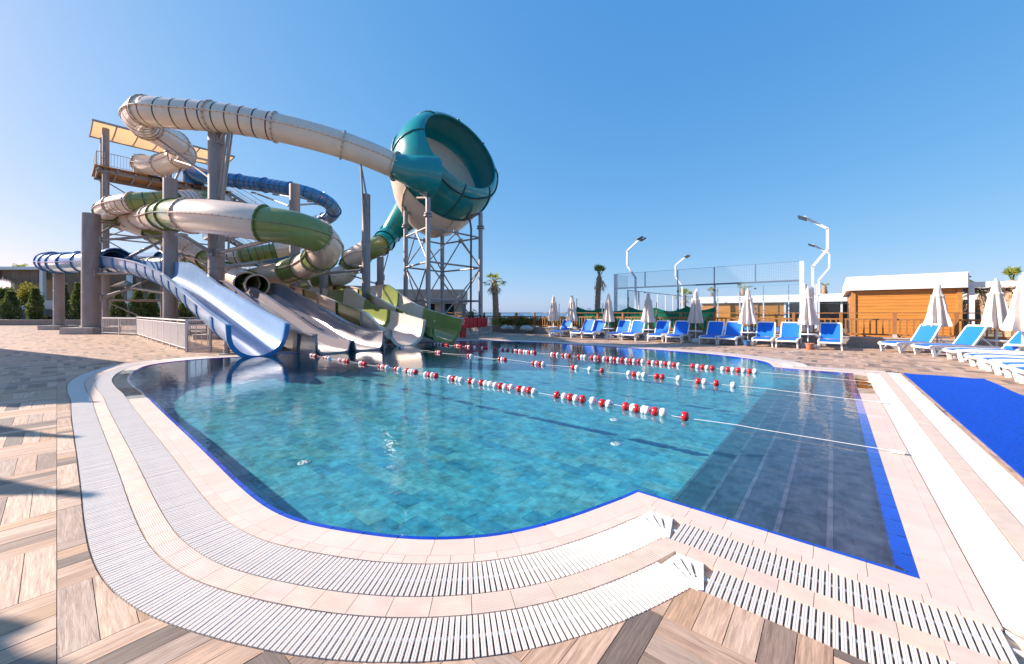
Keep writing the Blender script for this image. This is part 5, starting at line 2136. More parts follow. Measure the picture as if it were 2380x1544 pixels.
for i, x in enumerate([1286, 1330, 1414, 1507, 1617, 1738, 1878]):
    k = (x - CX) / FPX
    Y = 19.75 / (0.7656 + 0.6433 * k)
    parasol(Vector((k * Y, Y, 0)), 'closed white parasol in the row along the fence, %s from the red pads' % ORD[i], i)
for i, (u, v) in enumerate([(2.85, 20.3), (3.95, 19.1), (3.9, 16.75)]):
    parasol(UVP(u, v), 'closed white parasol by the loungers beside the mat, %s from the wooden hut' % ORD[i], 20 + i)
for (x, Y, mt, lab) in ((1736, 16.0, 'pot_blue', 'small blue and brown pot at the parasol before the white pavilion'), (1882, 14.55, 'terracotta', 'small brown pot at the foot of the parasol left of the hut'),
                        (1544, 18.9, 'terracotta', 'small orange pot beside the loungers in the middle of the fence row')):
    p = X_at(x, Y)
    o = thing('plant_pot', p, lab, 'pot')
    m = MB()
    m.lathe([(0.0, 0.01), (0.09, 0.0), (0.10, 0.02), (0.13, 0.19), (0.15, 0.20), (0.15, 0.235), (0.13, 0.235), (0.12, 0.2), (0.0, 0.19)], p, 18)
    m.build('bowl', mt, o, 40.0)
    m = MB()
    m.lathe([(0.0, 0.012), (0.14, 0.012), (0.15, 0.03), (0.155, 0.03), (0.145, 0.0), (0.0, 0.0)], p, 18)
    m.build('saucer', 'terracotta', o, 40.0)

# blue walkway mat
mb = MB()
mu0, mu1, mv0, mv1 = 1.23, 2.42, 0.4, 12.5
nu, nv = 8, 60
def mz(i, j):
    return 0.012 + 0.004 * math.sin(j * 0.9 + i) + (0.010 if i in (0, nu) else 0) * abs(math.sin(j * 1.7))
rows = [[UVP(mu0 + (mu1 - mu0) * i / nu, mv0 + (mv1 - mv0) * j / nv, mz(i, j)) for i in range(nu + 1)] for j in range(nv + 1)]
loft(mb, rows, False)
k = len(mb.v)
for e0, e1 in ((0, 1),):
    pass
edge = [r[0] for r in rows] + [rows[-1][i] for i in range(1, nu + 1)] + [r[-1] for r in rows[::-1][1:]] + [rows[0][i] for i in range(nu - 1, 0, -1)]
for i in range(len(edge)):
    a, b = edge[i], edge[(i + 1) % len(edge)]
    mb.face([a, b, Vector((b.x, b.y, 0.001)), Vector((a.x, a.y, 0.001))])
o = mb.build('walkway_mat', 'mat_blue', None, 30.0)
tag(o, 'bright blue walkway mat laid along the paving beside the white grating', 'mat')

# ------------------------------------------------------------------ padel court beyond the fence
CV = 24.2
CL = X_at(1431, CV / (0.7656 + 0.6433 * 0.2711))
CW, CLEN = 10.0, 20.0
court = thing('padel_court', CL + E1 * 5 + E2 * 10, 'glass walled padel court with white posts and wire mesh tops', 'court')


def ct(a, b, z):
    return CL + E1 * a + E2 * b + Z * z


m = MB()
m.face([ct(0, 0, 0.02), ct(CW, 0, 0.02), ct(CW, CLEN, 0.02), ct(0, CLEN, 0.02)])
m.build('court_surface', 'court_turf', court)
add(court, 'court_line', 'white_paint', lambda m: m.obox(ct(CW / 2, 3, 0.03), E1 * CW / 2, E2 * 0.025, Z * 0.003))
for a in (0.0, CW):
    for b in (0.0, CLEN):
        add(court, 'corner_post', 'white_steel', lambda m: m.obox(ct(a, b, 2.0), E1 * 0.09, E2 * 0.09, Z * 2.0))


def mesh_panel(root, a, b, z0, z1, gap=0.075, name='mesh_panel', r=0.0024):
    a, b = Vector(a), Vector(b)
    L_ = (b - a).length
    t = (b - a).normalized()
    n = t.cross(Z)
    m = MB()
    k = int(L_ / gap)
    for i in range(k + 1):
        p = a.lerp(b, i / k)
        m.obox(Vector((p.x, p.y, (z0 + z1) / 2)), t * r, n * r, Z * (z1 - z0) / 2)
    k = int((z1 - z0) / gap)
    for i in range(k + 1):
        z = z0 + (z1 - z0) * i / k
        c = (a + b) / 2
        m.obox(Vector((c.x, c.y, z)), t * L_ / 2, n * r, Z * r)
    tag(m.build(name, 'wire', root), kind='stuff')


def glass(root, a, b, z0, z1):
    a, b = Vector(a), Vector(b)
    t = (b - a).normalized()
    n = t.cross(Z)
    c = (a + b) / 2
    m = MB()
    q0, q1 = a + t * 0.012, b - t * 0.012
    m.face([q0 + Z * (z0 - q0.z), q1 + Z * (z0 - q1.z), q1 + Z * (z1 - q1.z), q0 + Z * (z1 - q0.z)])
    return m.build('glass_panel', 'court_glass', root)


for b in (0.0, CLEN):
    for i in range(5):
        glass(court, ct(i * 2, b, 0), ct(i * 2 + 2, b, 0), 0.05, 3.0)
        mesh_panel(court, ct(i * 2, b, 0), ct(i * 2 + 2, b, 0), 3.06, 4.0)
        if i:
            add(court, 'mesh_post', 'court_grey', lambda m: m.obox(ct(i * 2, b, 3.5), E1 * 0.025, E2 * 0.025, Z * 0.5))
            for z in (0.6, 1.6, 2.7):
                add(court, 'glass_clip', 'dark_metal', lambda m: m.obox(ct(i * 2, b - 0.02, z), E1 * 0.05, E2 * 0.02, Z * 0.04))
            if b == CLEN or i in (2, 3):
                add(court, 'stay_post', 'white_steel', lambda m: m.obox(ct(i * 2, b + (0.12 if b else 0.1), 1.5), E1 * 0.05, E2 * 0.05, Z * 1.5))
    for a_, mt_ in ((2.545, 'white_steel'), (7.455, 'court_grey' if b == 0 else 'white_steel')):
        add(court, 'mid_rail', mt_, lambda m: m.obox(ct(a_, b, 3.03), E1 * 2.454, E2 * 0.03, Z * 0.045))
    add(court, 'top_wire', 'court_grey', lambda m: m.obox(ct(5, b, 4.0), E1 * (CW / 2 - 0.09), E2 * 0.008, Z * 0.008))
for a in (0.0, CW):
    for i in range(10):
        b0, b1 = i * 2.0, i * 2.0 + 2.0
        end = i in (0, 1, 8, 9)
        if i in (0, 9):
            glass(court, ct(a, b0, 0), ct(a, b1, 0), 0.05, 3.0)
            mesh_panel(court, ct(a, b0, 0), ct(a, b1, 0), 3.0, 4.0)
        elif i in (1, 8):
            glass(court, ct(a, b0, 0), ct(a, b1, 0), 0.05, 2.0)
            mesh_panel(court, ct(a, b0, 0), ct(a, b1, 0), 2.0, 3.0)
        else:
            mesh_panel(court, ct(a, b0, 0), ct(a, b1, 0), 0.05, 3.0, gap=0.1)
        if i:
            add(court, 'side_post', 'white_steel', lambda m: m.obox(ct(a, b0, 1.5), E1 * 0.04, E2 * 0.04, Z * 1.5))
    add(court, 'side_rail', 'court_grey', lambda m: m.obox(ct(a, CLEN / 2, 3.0), E1 * 0.02, E2 * (CLEN / 2 - 2), Z * 0.025))
for i, q in enumerate((0.5, 1.8)):
    pass


def flood(a, b, side, label):
    base = ct(a, b, 0)
    o = thing('floodlight_post', base, label, 'floodlight', 'zigzag floodlight posts')
    d = E1 * side                                           # towards the court
    pts = [base, base + Z * 4.05, base + Z * 5.0 - d * 0.66, base + Z * 6.15 - d * 0.66, base + Z * 6.95 + d * 0.35]
    for p, q in zip(pts, pts[1:]):
        add(o, 'mast_section', 'white_steel', lambda m: m.beam(p - (q - p).normalized() * 0.04, q + (q - p).normalized() * 0.04, 0.13, 0.13, E2))
    tip = pts[-1]
    add(o, 'cross_arm', 'white_steel', lambda m: m.obox(tip, E2 * 0.4, d * 0.03, Z * 0.03))
    for sg in (-0.28, 0.28):
        m = MB()
        c = tip + E2 * sg + d * 0.12 - Z * 0.02
        n = (d * 0.5 - Z).normalized()
        s_ = E2.cross(n)
        m.obox(c, E2 * 0.16, s_ * 0.22, n * 0.03)
        lamp = m.build('lamp_head', 'dark_metal', o)
        m = MB()
        m.obox(c + n * 0.034, E2 * 0.14, s_ * 0.2, n * 0.006)
        m.build('lamp_glass', 'window_dark', lamp)
        m = MB()
        m.beam(c - n * 0.03, tip + E2 * sg, 0.03, 0.03)
        m.build('lamp_bracket', 'dark_metal', lamp)


flood(-0.25, 4.0, 1, 'zigzag white floodlight post by the near left court wall, beside the palm with drooping leaves')
flood(-0.25, 15.7, 1, 'zigzag white floodlight post at the far end of the court, away from the huts')
flood(CW + 0.3, 3.9, -1, 'tallest looking zigzag white floodlight post between the court corner post and the wooden hut')
flood(CW + 0.3, 15.7, -1, 'zigzag white floodlight post standing behind the one beside the wooden hut')

# ------------------------------------------------------------------ wooden hut, pergola, pavilion, service building
def boards(root, a, b, z0, z1, pitch=0.135, thick=0.02, material='hut_wood', skip=()):
    a, b = Vector(a), Vector(b)
    t = (b - a).normalized()
    n = t.cross(Z)
    k = int(round((z1 - z0) / pitch))
    for i in range(k):
        zc = z0 + (z1 - z0) * (i + 0.5) / k
        c = (a + b) / 2
        m = MB()
        hh = (z1 - z0) / k / 2 - 0.004
        off = rnd.uniform(-0.002, 0.002)
        m.obox(Vector((c.x, c.y, zc)) + n * off, t * (b - a).length / 2, n * thick, Z * hh)
        m.build('board', material, root)


HA = X_at(1971, 22.5 / (0.7656 + 0.6433 * 0.8785))
HB = HA + E1 * 3.45
hut = thing('wooden_hut', HA + E1 * 1.7 + E2 * 4, 'orange boarded hut with a deep white roof band behind the fence', 'hut')
HD = 9.0
boards(hut, HA + E1 * 0.18 + E2 * 0.18, HB - E1 * 0.18 + E2 * 0.18, 0.05, 2.36)
boards(hut, HA + E1 * 0.18 + E2 * (HD - 0.2), HA + E1 * 0.18 + E2 * 0.2, 0.05, 2.36)
boards(hut, HB - E1 * 0.18 + E2 * 0.2, HB - E1 * 0.18 + E2 * (HD - 0.2), 0.05, 2.36, pitch=0.4)
for p in (HA + E1 * 0.18 + E2 * 0.18, HB - E1 * 0.18 + E2 * 0.18):
    add(hut, 'corner_trim', 'hut_wood_trim', lambda m: m.obox(p + Z * 1.2, E1 * 0.07, E2 * 0.07, Z * 1.18))
hc = (HA + HB) / 2 + E2 * HD / 2
add(hut, 'inner_core', 'dark_opening', lambda m: m.obox(hc + Z * 1.2, E1 * 1.5, E2 * (HD / 2 - 0.25), Z * 1.17))
for (c, x, y) in (((HA + HB) / 2 + Z * 2.67, E1 * 1.725, E2 * 0.06), ((HA + HB) / 2 + E2 * HD + Z * 2.67, E1 * 1.725, E2 * 0.06)):
    add(hut, 'roof_band', 'white_paint', lambda m: m.obox(c, x, y, Z * 0.30))
for c in (HA + E2 * HD / 2, HB + E2 * HD / 2):
    add(hut, 'roof_band', 'white_paint', lambda m: m.obox(c + Z * 2.67, E1 * 0.055, E2 * (HD / 2 - 0.062), Z * 0.298))
add(hut, 'roof_deck', 'white_paint', lambda m: m.obox(hc + Z * 2.45, E1 * 1.66, E2 * (HD / 2 - 0.1), Z * 0.05))
# pergola beside it
PA = HB + E1 * 0.02
perg = thing('reed_pergola', PA + E1 * 2 + E2 * 2, 'white pergola with a ragged reed roof beside the wooden hut', 'pergola')
for a, b in ((0.12, 0.3), (3.6, 0.3), (0.12, 4.5), (3.6, 4.5)):
    add(perg, 'post', 'white_paint', lambda m: m.obox(PA + E1 * a + E2 * b + Z * 1.19, E1 * 0.08, E2 * 0.08, Z * 1.2))
for b in (0.3, 4.5):
    add(perg, 'beam', 'white_paint', lambda m: m.obox(PA + E1 * 2.2 + E2 * b + Z * 2.48, E1 * 2.2, E2 * 0.08, Z * 0.10))
for a in (0.12, 3.6):
    add(perg, 'beam', 'white_paint', lambda m: m.obox(PA + E1 * a + E2 * 2.4 + Z * 2.478, E1 * 0.07, E2 * 2.0, Z * 0.095))
m = MB()
for i in range(420):
    a = rnd.uniform(0.1, 4.4)
    b = rnd.uniform(0.5, 4.3)
    d = (E2 + E1 * rnd.gauss(0, 0.35)).normalized()
    c = PA + E1 * a + E2 * b + Z * (2.36 + rnd.uniform(-0.06, 0.05))
    m.beam(c - d * rnd.uniform(0.2, 0.7), c + d * rnd.uniform(0.2, 0.7) + Z * rnd.uniform(-0.06, 0.03), 0.03, 0.012)
tag(m.build('reed_roof', 'reed', perg), kind='stuff')

# long white roofed pavilion beyond the court
VA = X_at(1632, 46.0 / (0.7656 + 0.6433 * 0.497))
pav = thing('white_pavilion', VA + E1 * 9, 'long low pavilion with white roof band, boarded end and glass front beyond the court', 'pavilion')
VL = 23.0
add(pav, 'roof_band', 'white_paint', lambda m: m.obox(VA + E1 * VL / 2 + E2 * 4 + Z * 2.78, E1 * (VL / 2 + 0.3), E2 * 4.3, Z * 0.36))
add(pav, 'back_wall', 'beige_wall', lambda m: m.obox(VA + E1 * VL / 2 + E2 * 8 + Z * 1.2, E1 * VL / 2, E2 * 0.1, Z * 1.2))
boards(pav, VA, VA + E1 * 7.5, 0.05, 2.4, pitch=0.2)
add(pav, 'wall_niche', 'hut_wood_trim', lambda m: m.obox(VA + E1 * 5.0 - E2 * 0.05 + Z * 1.2, E1 * 0.25, E2 * 0.06, Z * 1.2))
for i in range(7):
    a = 7.5 + i * 2.1
    add(pav, 'front_post', 'white_paint', lambda m: m.obox(VA + E1 * a + Z * 1.2, E1 * 0.08, E2 * 0.08, Z * 1.2))
    if i < 6:
        w = MB()
        w.face([VA + E1 * (a + 0.1) + Z * 0.9, VA + E1 * (a + 2.0) + Z * 0.9, VA + E1 * (a + 2.0) + Z * 2.35, VA + E1 * (a + 0.1) + Z * 2.35])
        w.build('window_pane', 'window_glass', pav)
boards(pav, VA + E1 * 20.2, VA + E1 * VL, 0.05, 2.4, pitch=0.2)

# pale service building behind the bowl tower
SA = X_at(893, 38.0)
SD = Vector((1, 0.02, 0)).normalized()
SN = Vector((-SD.y, SD.x, 0))
srv = thing('service_building', SA + SD * 3.8, 'pale flat roofed building with dark openings behind the bowl tower', 'building')
SW = 7.7
add(srv, 'roof_slab', 'beige_wall', lambda m: m.obox(SA + SD * SW / 2 + SN * 2 + Z * 3.0, SD * (SW / 2 + 0.15), SN * 2.3, Z * 0.7))
for (a0, a1) in ((-0.0, 0.9), (3.0, 4.1), (5.0, 5.9), (6.9, SW)):
    add(srv, 'wall', 'beige_wall', lambda m: m.obox(SA + SD * (a0 + a1) / 2 + SN * 0.2 + Z * 1.15, SD * (a1 - a0) / 2, SN * 0.15, Z * 1.15))
for (a0, a1) in ((0.9, 3.0), (4.1, 5.0), (5.9, 6.9)):
    add(srv, 'opening', 'dark_opening', lambda m: m.obox(SA + SD * (a0 + a1) / 2 + SN * 1.0 + Z * 1.15, SD * (a1 - a0) / 2, SN * 0.05, Z * 1.15))
    add(srv, 'door_frame', 'court_grey', lambda m: m.obox(SA + SD * (a0 + 0.05) + SN * 0.6 + Z * 1.15, SD * 0.04, SN * 0.3, Z * 1.15))
add(srv, 'back_wall', 'beige_wall', lambda m: m.obox(SA + SD * SW / 2 + SN * 4.1 + Z * 1.15, SD * SW / 2, SN * 0.1, Z * 1.15))

# ------------------------------------------------------------------ planting
def leaf_cloud(m, c, rx, ry, rz, n, size, rr, shell_bias=0.6, up=0.3, aspect=0.5, lumps=7):
    """many small leaf faces in lumps spread through an uneven volume"""
    cs = []
    for i in range(lumps):
        d = Vector((rr.gauss(0, 1), rr.gauss(0, 1), rr.gauss(0, 1))).normalized()
        cs.append((Vector((d.x * rx, d.y * ry, d.z * rz)) * rr.uniform(0.25, 0.75), rr.uniform(0.35, 0.6)))
    for i in range(n):
        o_, f = cs[rr.randrange(lumps)]
        d = Vector((rr.gauss(0, 1), rr.gauss(0, 1), rr.gauss(0, 1))).normalized()
        q = rr.random() ** (1 - shell_bias * 0.7)
        p = c + o_ + Vector((d.x * rx, d.y * ry, d.z * rz)) * (f * q)
        t = (d + Vector((rr.gauss(0, 0.5), rr.gauss(0, 0.5), rr.gauss(0, 0.5) + up))).normalized()
        s_ = t.cross(Vector((rr.gauss(0, 1), rr.gauss(0, 1), rr.gauss(0, 1)))).normalized()
        L_ = size * rr.uniform(0.6, 1.3)
        w = L_ * aspect
        m.face([p - s_ * w * 0.15, p + t * L_ * 0.5 - s_ * w * 0.5, p + t * L_, p + t * L_ * 0.5 + s_ * w * 0.5])


def shrub(pos, rx, rz, label, material, n, size, seed, name='shrub', cat='shrub', group=None, aspect=0.5, stem='bark'):
    rr = random.Random(seed)
    o = thing(name, pos, label, cat, group)
    m = MB()
    leaf_cloud(m, pos + Z * rz * 0.95, rx, rx * 0.8, rz, n, size, rr, aspect=aspect)
    m.build('foliage', material, o)
    m = MB()
    for i in range(5):
        d = Vector((rr.gauss(0, 1), rr.gauss(0, 1), 0)) * 0.25 * rx
        m.tube([pos, pos + d * 0.6 + Z * rz * 0.6, pos + d * 1.4 + Z * rz * 1.2], [0.03, 0.02, 0.008], 5)
    m.build('stems', stem, o)
    return o


def conifer(pos, H, r, label, seed, n=2600):
    rr = random.Random(seed)
    o = thing('conifer', pos, label, 'conifer', 'columnar conifers along the walls')
    m = MB()
    for i in range(n):
        w = rr.random() ** 0.8
        z = w * H
        prof = r * (0.55 + 0.6 * math.sin(min(1, w * 1.15 + 0.12) * math.pi) ** 0.7) * (1 - 0.55 * max(0, w - 0.7) / 0.3)
        a = rr.uniform(0, 2 * math.pi)
        lump = 1 + 0.22 * math.sin(a * 3 + z * 2.4 + seed) + 0.14 * math.sin(a * 5 - z * 4)
        q = prof * lump * (rr.random() ** 0.35)
        p = pos + Vector((math.cos(a) * q, math.sin(a) * q, z))
        t = (Vector((math.cos(a) * 0.5, math.sin(a) * 0.5, 0.8)) + Vector((rr.gauss(0, 0.35), rr.gauss(0, 0.35), rr.gauss(0, 0.3)))).normalized()
        s_ = t.cross(Vector((rr.gauss(0, 1), rr.gauss(0, 1), rr.gauss(0, 1)))).normalized()
        L_ = rr.uniform(0.16, 0.34)
        m.face([p, p + t * L_ * 0.5 - s_ * L_ * 0.22, p + t * L_, p + t * L_ * 0.5 + s_ * L_ * 0.22])
    m.build('crown', 'leaf_conifer', o)
    add(o, 'trunk', 'bark', lambda mm: mm.tube([pos - Z * 0.1, pos + Z * H * 0.85], [0.09, 0.02], 7))
    return o


def fan_leaf(m, base, d, droop, R_, rr, blades=11):
    d = d.normalized()
    side = d.cross(Z)
    if side.length < 0.05:
        side = Vector((1, 0, 0))
    side.normalize()
    upv = side.cross(d)
    tip = base + d * R_ * 0.55 - Z * droop * R_ * 0.15
    m.beam(base, tip, 0.03, 0.02)
    for i in range(blades):
        a = (i / (blades - 1) - 0.5) * 2.3
        bd = (d * math.cos(a) + side * math.sin(a) + upv * rr.uniform(-0.12, 0.12)).normalized()
        L_ = R_ * 0.55 * (1 - 0.25 * abs(a)) * rr.uniform(0.85, 1.1)
        w = side * math.cos(a) - d * math.sin(a)
        k1 = tip + bd * L_ * 0.55
        k2 = tip + bd * L_ - Z * (droop * L_ * 0.55 + rr.uniform(0, 0.1))
        m.face([tip, k1 - w * 0.035 * R_, k2, k1 + w * 0.035 * R_])


def palm(pos, H, R_, label, seed, style='fan', tr=0.2, nl=20):
    rr = random.Random(seed)
    o = thing('palm_tree', pos, label, 'palm tree', 'palms')
    bend = Vector((rr.uniform(-0.2, 0.2), rr.uniform(-0.15, 0.15), 0))
    m = MB()
    pts = [pos - Z * 0.2] + [pos + bend * (w * w) + Z * H * w for w in (0.1, 0.25, 0.4, 0.55, 0.7, 0.85, 1.0)]
    m.tube(pts, [tr * 1.25, tr * 1.15, tr, tr * 0.95, tr * 0.9, tr * 0.92, tr * 0.95, tr * 0.7], 12)
    for i in range(int(H * 34)):                            # leaf bases spiralling up the trunk
        w = (i + 0.5) / (H * 34)
        a = i * 2.4
        p = pos + bend * (w * w) + Z * H * w
        d = Vector((math.cos(a), math.sin(a), 0))
        m.face([p + d * tr * 0.85 - Z * 0.06 + d.cross(Z) * 0.05, p + d * tr * 0.85 - Z * 0.06 - d.cross(Z) * 0.05, p + d * tr * 1.45 + Z * 0.1])
    m.build('trunk', 'palm_trunk', o)
    top = pts[-1]
    m, md = MB(), MB()
    for i in range(nl):
        a = i * 2.4 + rr.uniform(-0.2, 0.2)
        if style == 'tied':
            el = rr.uniform(1.0, 1.5)
        elif style == 'bare':
            el = rr.uniform(0.5, 1.4)
        else:
            el = rr.uniform(-0.25, 1.3)
        d = Vector((math.cos(a) * math.cos(el), math.sin(a) * math.cos(el), math.sin(el)))
        if style == 'feather':
            el = rr.uniform(0.2, 1.2)
            d = Vector((math.cos(a) * math.cos(el), math.sin(a) * math.cos(el), math.sin(el)))
            q = [top + d * R_ * w - Z * (w ** 2.2) * R_ * (0.75 if el < 0.8 else 0.55) for w in (0, 0.2, 0.4, 0.6, 0.8, 1.0)]
            m.tube(q, [0.03, 0.025, 0.02, 0.015, 0.01, 0.005], 4)
            s_ = d.cross(Z).normalized()
            for kx in range(26):
                w = 0.15 + 0.85 * kx / 25
                j = min(4, int(w * 5))
                p = q[j].lerp(q[j + 1], w * 5 - j)
                for sg in (-1, 1):
                    e = p + s_ * sg * 0.42 * (1.1 - 0.6 * w) + d * 0.18 - Z * 0.12
                    m.face([p, p.lerp(e, 0.5) + d * 0.03, e, p.lerp(e, 0.5) - d * 0.03])
        else:
            fan_leaf(m, top - Z * rr.uniform(0, 0.15), d, 0.5 if style != 'tied' else 0.15, R_, rr)
    m.build('crown', 'leaf_palm', o)
    for i in range(int(nl * 0.9)):
        a = rr.uniform(0, 6.28)
        el = rr.uniform(-1.45, -0.7)
        d = Vector((math.cos(a) * math.cos(el), math.sin(a) * math.cos(el), math.sin(el)))
        fan_leaf(md, top - Z * rr.uniform(0.05, 0.55) + Vector((math.cos(a), math.sin(a), 0)) * tr * 0.8, d, 0.3, R_ * rr.uniform(0.45, 0.75), rr, 7)
    md.build('dead_leaves', 'palm_dead', o)
    return o


palm(X_at(1153, 30.5, 0.2), 3.75, 1.05, 'short thick palm with spreading green fans by the sea, next to the bowl tower', 1, 'fan', 0.25, 18)
palm(X_at(1388, 28.2, 0.2), 3.9, 1.0, 'palm with tied up crown and ragged brown trunk beside the glass court', 2, 'tied', 0.21, 18)
palm(X_at(1592, 49.0), 3.6, 1.4, 'green fan palm seen through the glass wall of the court', 3, 'fan', 0.22, 20)
palm(X_at(1655, 52.0), 4.0, 1.2, 'drooping brownish palm behind the pavilion roof, left one of the pair', 4, 'bare', 0.24, 10)
palm(X_at(1727, 50.0), 4.6, 1.3, 'palm with a sparse crown behind the middle of the white pavilion roof', 5, 'fan', 0.26, 12)
palm(X_at(1915, 44.0), 4.5, 0.7, 'bare stumpy palm rising behind the white pavilion beside the hut', 6, 'bare', 0.28, 7)
palm(X_at(2212, 27.0), 3.55, 1.35, 'feather palm arching up behind the wooden hut roof', 7, 'feather', 0.22, 16)
palm(X_at(2292, 26.0), 2.7, 1.7, 'feather palm seen under the reed pergola roof', 8, 'feather', 0.2, 14)
palm(X_at(2352, 22.5), 3.3, 0.9, 'thick trunked palm between the two parasols beside the mat', 9, 'tied', 0.3, 14)
palm(X_at(2405, 30.0), 3.6, 1.6, 'feather palm half hidden by the outermost parasol', 10, 'feather', 0.22, 12)
palm(X_at(48, 64.0, 2.6), 6.2, 1.9, 'palm crown showing above the thatched pavilion roof', 12, 'feather', 0.24, 14)

HED = [(1168, 27.6, 0.75, 0.36), (1190, 27.9, 0.8, 0.42), (1212, 27.0, 0.7, 0.40), (1238, 26.8, 0.8, 0.44), (1262, 26.2, 0.7, 0.36), (1300, 25.6, 0.7, 0.40), (1050, 30.6, 0.7, 0.5)]
for i, (x, Y, r, h) in enumerate(HED):
    shrub(X_at(x, Y, 0.32), r, h, ('low yellow green shrub behind the fence, %s from the short palm' % ORD[i]) if i < 6 else 'low yellow green shrub behind the bowl tower', 'leaf_shrub' if i % 3 else 'leaf_yellow', 900, 0.14, 40 + i, group='shrubs near the short palm')
shrub(X_at(1352, 26.4, 0.32), 0.75, 0.85, 'dry olive brown bush standing behind the fence beside the tied palm', 'leaf_dry', 1300, 0.13, 60, name='bush', cat='bush', aspect=0.35)
shrub(X_at(1098, 31.5, 0.3), 0.55, 0.75, 'small round olive tree behind the bowl tower railing', 'leaf_conifer', 800, 0.13, 61, name='olive_tree', cat='tree')
shrub(X_at(1205, 29.0, 0.3), 0.5, 0.55, 'thin twiggy bush beside the short palm', 'leaf_dry', 350, 0.10, 62, name='bush', cat='bush', aspect=0.3)
shrub(X_at(2222, 33.0), 1.9, 1.2, 'broad bright green shrub beyond the pergola post', 'leaf_shrub', 2200, 0.22, 63)
shrub(X_at(2395, 36.0), 2.2, 1.2, 'green shrub far beyond the outermost parasol', 'leaf_shrub', 1600, 0.22, 64)
shrub(X_at(2312, 40.0), 2.4, 1.1, 'green shrub in the distance under the reed roof', 'leaf_shrub', 1600, 0.22, 65)
for i in range(16):
    u = -7.6 + i * 0.86 + rnd.uniform(-0.15, 0.15)
    p = UVP(u, FV + 0.5 + rnd.uniform(-0.08, 0.15), 0.36)
    rr = random.Random(90 + i)
    o = thing('bed_plant', p, 'small dark leafy plant at the fence foot, %s from the green net' % (ORD[i] if i < 12 else ('thirteenth', 'fourteenth', 'fifteenth', 'sixteenth')[i - 12]), 'plant', 'plants in the strip behind the fence')
    m = MB()
    for kx in range(15):
        a = rr.uniform(0, 6.28)
        d = Vector((math.cos(a), math.sin(a), rr.uniform(0.2, 1.1))).normalized()
        L_ = rr.uniform(0.14, 0.3)
        s_ = d.cross(Z).normalized() * 0.035
        q = p + d * L_ * 0.55
        m.face([p, q - s_, p + d * L_ - Z * 0.05, q + s_])
    m.build('leaves', 'leaf_plant', o)
    add(o, 'stem', 'bark', lambda mm: mm.tube([p - Z * 0.02, p + Z * 0.1], 0.015, 5))
for i, (x, Y, r) in enumerate(((1172, 26.9, 0.32), (1188, 26.5, 0.26), (1222, 25.9, 0.36), (1232, 25.6, 0.28), (1288, 24.6, 0.3), (1320, 24.0, 0.25))):
    p = X_at(x, Y, 0.34)
    rr = random.Random(i)
    m = MB()
    bm = bmesh.new()
    bmesh.ops.create_icosphere(bm, subdivisions=2, radius=r)
    for v in bm.verts:
        v.co *= 1 + 0.22 * math.sin(v.co.x * 9 + i) * math.cos(v.co.y * 7 + i * 2)
        v.co.z *= 0.62
    m.faces([v.co + p for v in bm.verts], [tuple(v.index for v in f.verts) for f in bm.faces])
    bm.free()
    o = m.build('boulder', 'rock', None, 25.0)
    tag(o, 'pale boulder in the bed behind the fence, %s from the short palm' % ORD[i], 'boulder', 'boulders behind the fence')

# green windbreak net between slim stakes
net = thing('windbreak_net', UVP(-10, FV + 1.6), 'green windbreak net sagging between stakes behind the fence', 'net')
stk = [-14.6, -13.2, -11.3, -9.6, -7.9, -6.3, -4.8]
for i, u in enumerate(stk):
    add(net, 'stake', 'pole_wood', lambda mm: mm.tube([UVP(u, FV + 1.5, 0.2), UVP(u + 0.05, FV + 1.5, 2.35 if i % 2 else 2.0)], 0.025, 6))
    if i + 1 < len(stk):
        u2 = stk[i + 1]
        m = MB()
        rows = []
        for j in range(9):
            w = j / 8
            zt_ = 1.7 + (0.12 if i % 2 else 0.0) * (1 - w) - 0.22 * math.sin(math.pi * w) + (0 if i else -0.8 * (1 - w))
            rows.append([UVP(u + (u2 - u) * w, FV + 1.5 + 0.07 * math.sin(j * 2.1 + k2 * 1.3 + i), 0.32 + (zt_ - 0.32) * k2 / 5) for k2 in range(6)])
        loft(m, rows, False)
        m.build('net_panel', 'green_net', net, 60.0)

# ------------------------------------------------------------------ left: kerb wall, terraces, conifers, thatched pavilion
kerb = thing('kerb_wall', Vector((-45, 42, 0)), 'low concrete kerb wall along the paving before the conifers', 'wall')
for i in range(9):
    x0, x1 = -72 + i * 6.0, -72 + (i + 1) * 6.0
    add(kerb, 'kerb_block', 'retaining', lambda m: m.box(x0 + 0.01, x1 - 0.01, 42.0, 42.3, -0.1, 0.56))
    add(kerb, 'kerb_cap', 'concrete', lambda m: m.box(x0 + 0.008, x1 - 0.008, 41.95, 42.35, 0.56, 0.62))
ret = thing('retaining_wall', Vector((-45, 46, 0)), 'brown stained retaining wall behind the conifers', 'wall')
for i in range(6):
    x0, x1 = -76 + i * 9.5, -76 + (i + 1) * 9.5
    add(ret, 'wall_block', 'retaining', lambda m: m.box(x0 + 0.01, x1 - 0.01, 46.4, 46.8, 0, 1.75))
    add(ret, 'wall_cap', 'concrete', lambda m: m.box(x0 + 0.01, x1 - 0.01, 46.32, 46.88, 1.75, 1.86))
m = MB()
m.face([(-76, 42.3, 0.5), (-18, 42.3, 0.5), (-18, 46.4, 0.6), (-76, 46.4, 0.6)])
m.face([(-76, 46.8, 1.7), (-18, 46.8, 1.7), (-18, 50.4, 1.9), (-76, 50.4, 1.9)])
m.face([(-18, 42.3, -0.06), (-18, 46.4, -0.06), (-18, 46.4, 0.6), (-18, 42.3, 0.5)])
m.face([(-18, 46.8, -0.06), (-18, 50.4, -0.06), (-18, 50.4, 1.9), (-18, 46.8, 1.7)])
struct('terrace_soil', m, 'soil')
ter = thing('terrace_wall', Vector((-50, 50.6, 0)), 'pale plastered terrace wall below the thatched pavilion', 'wall')
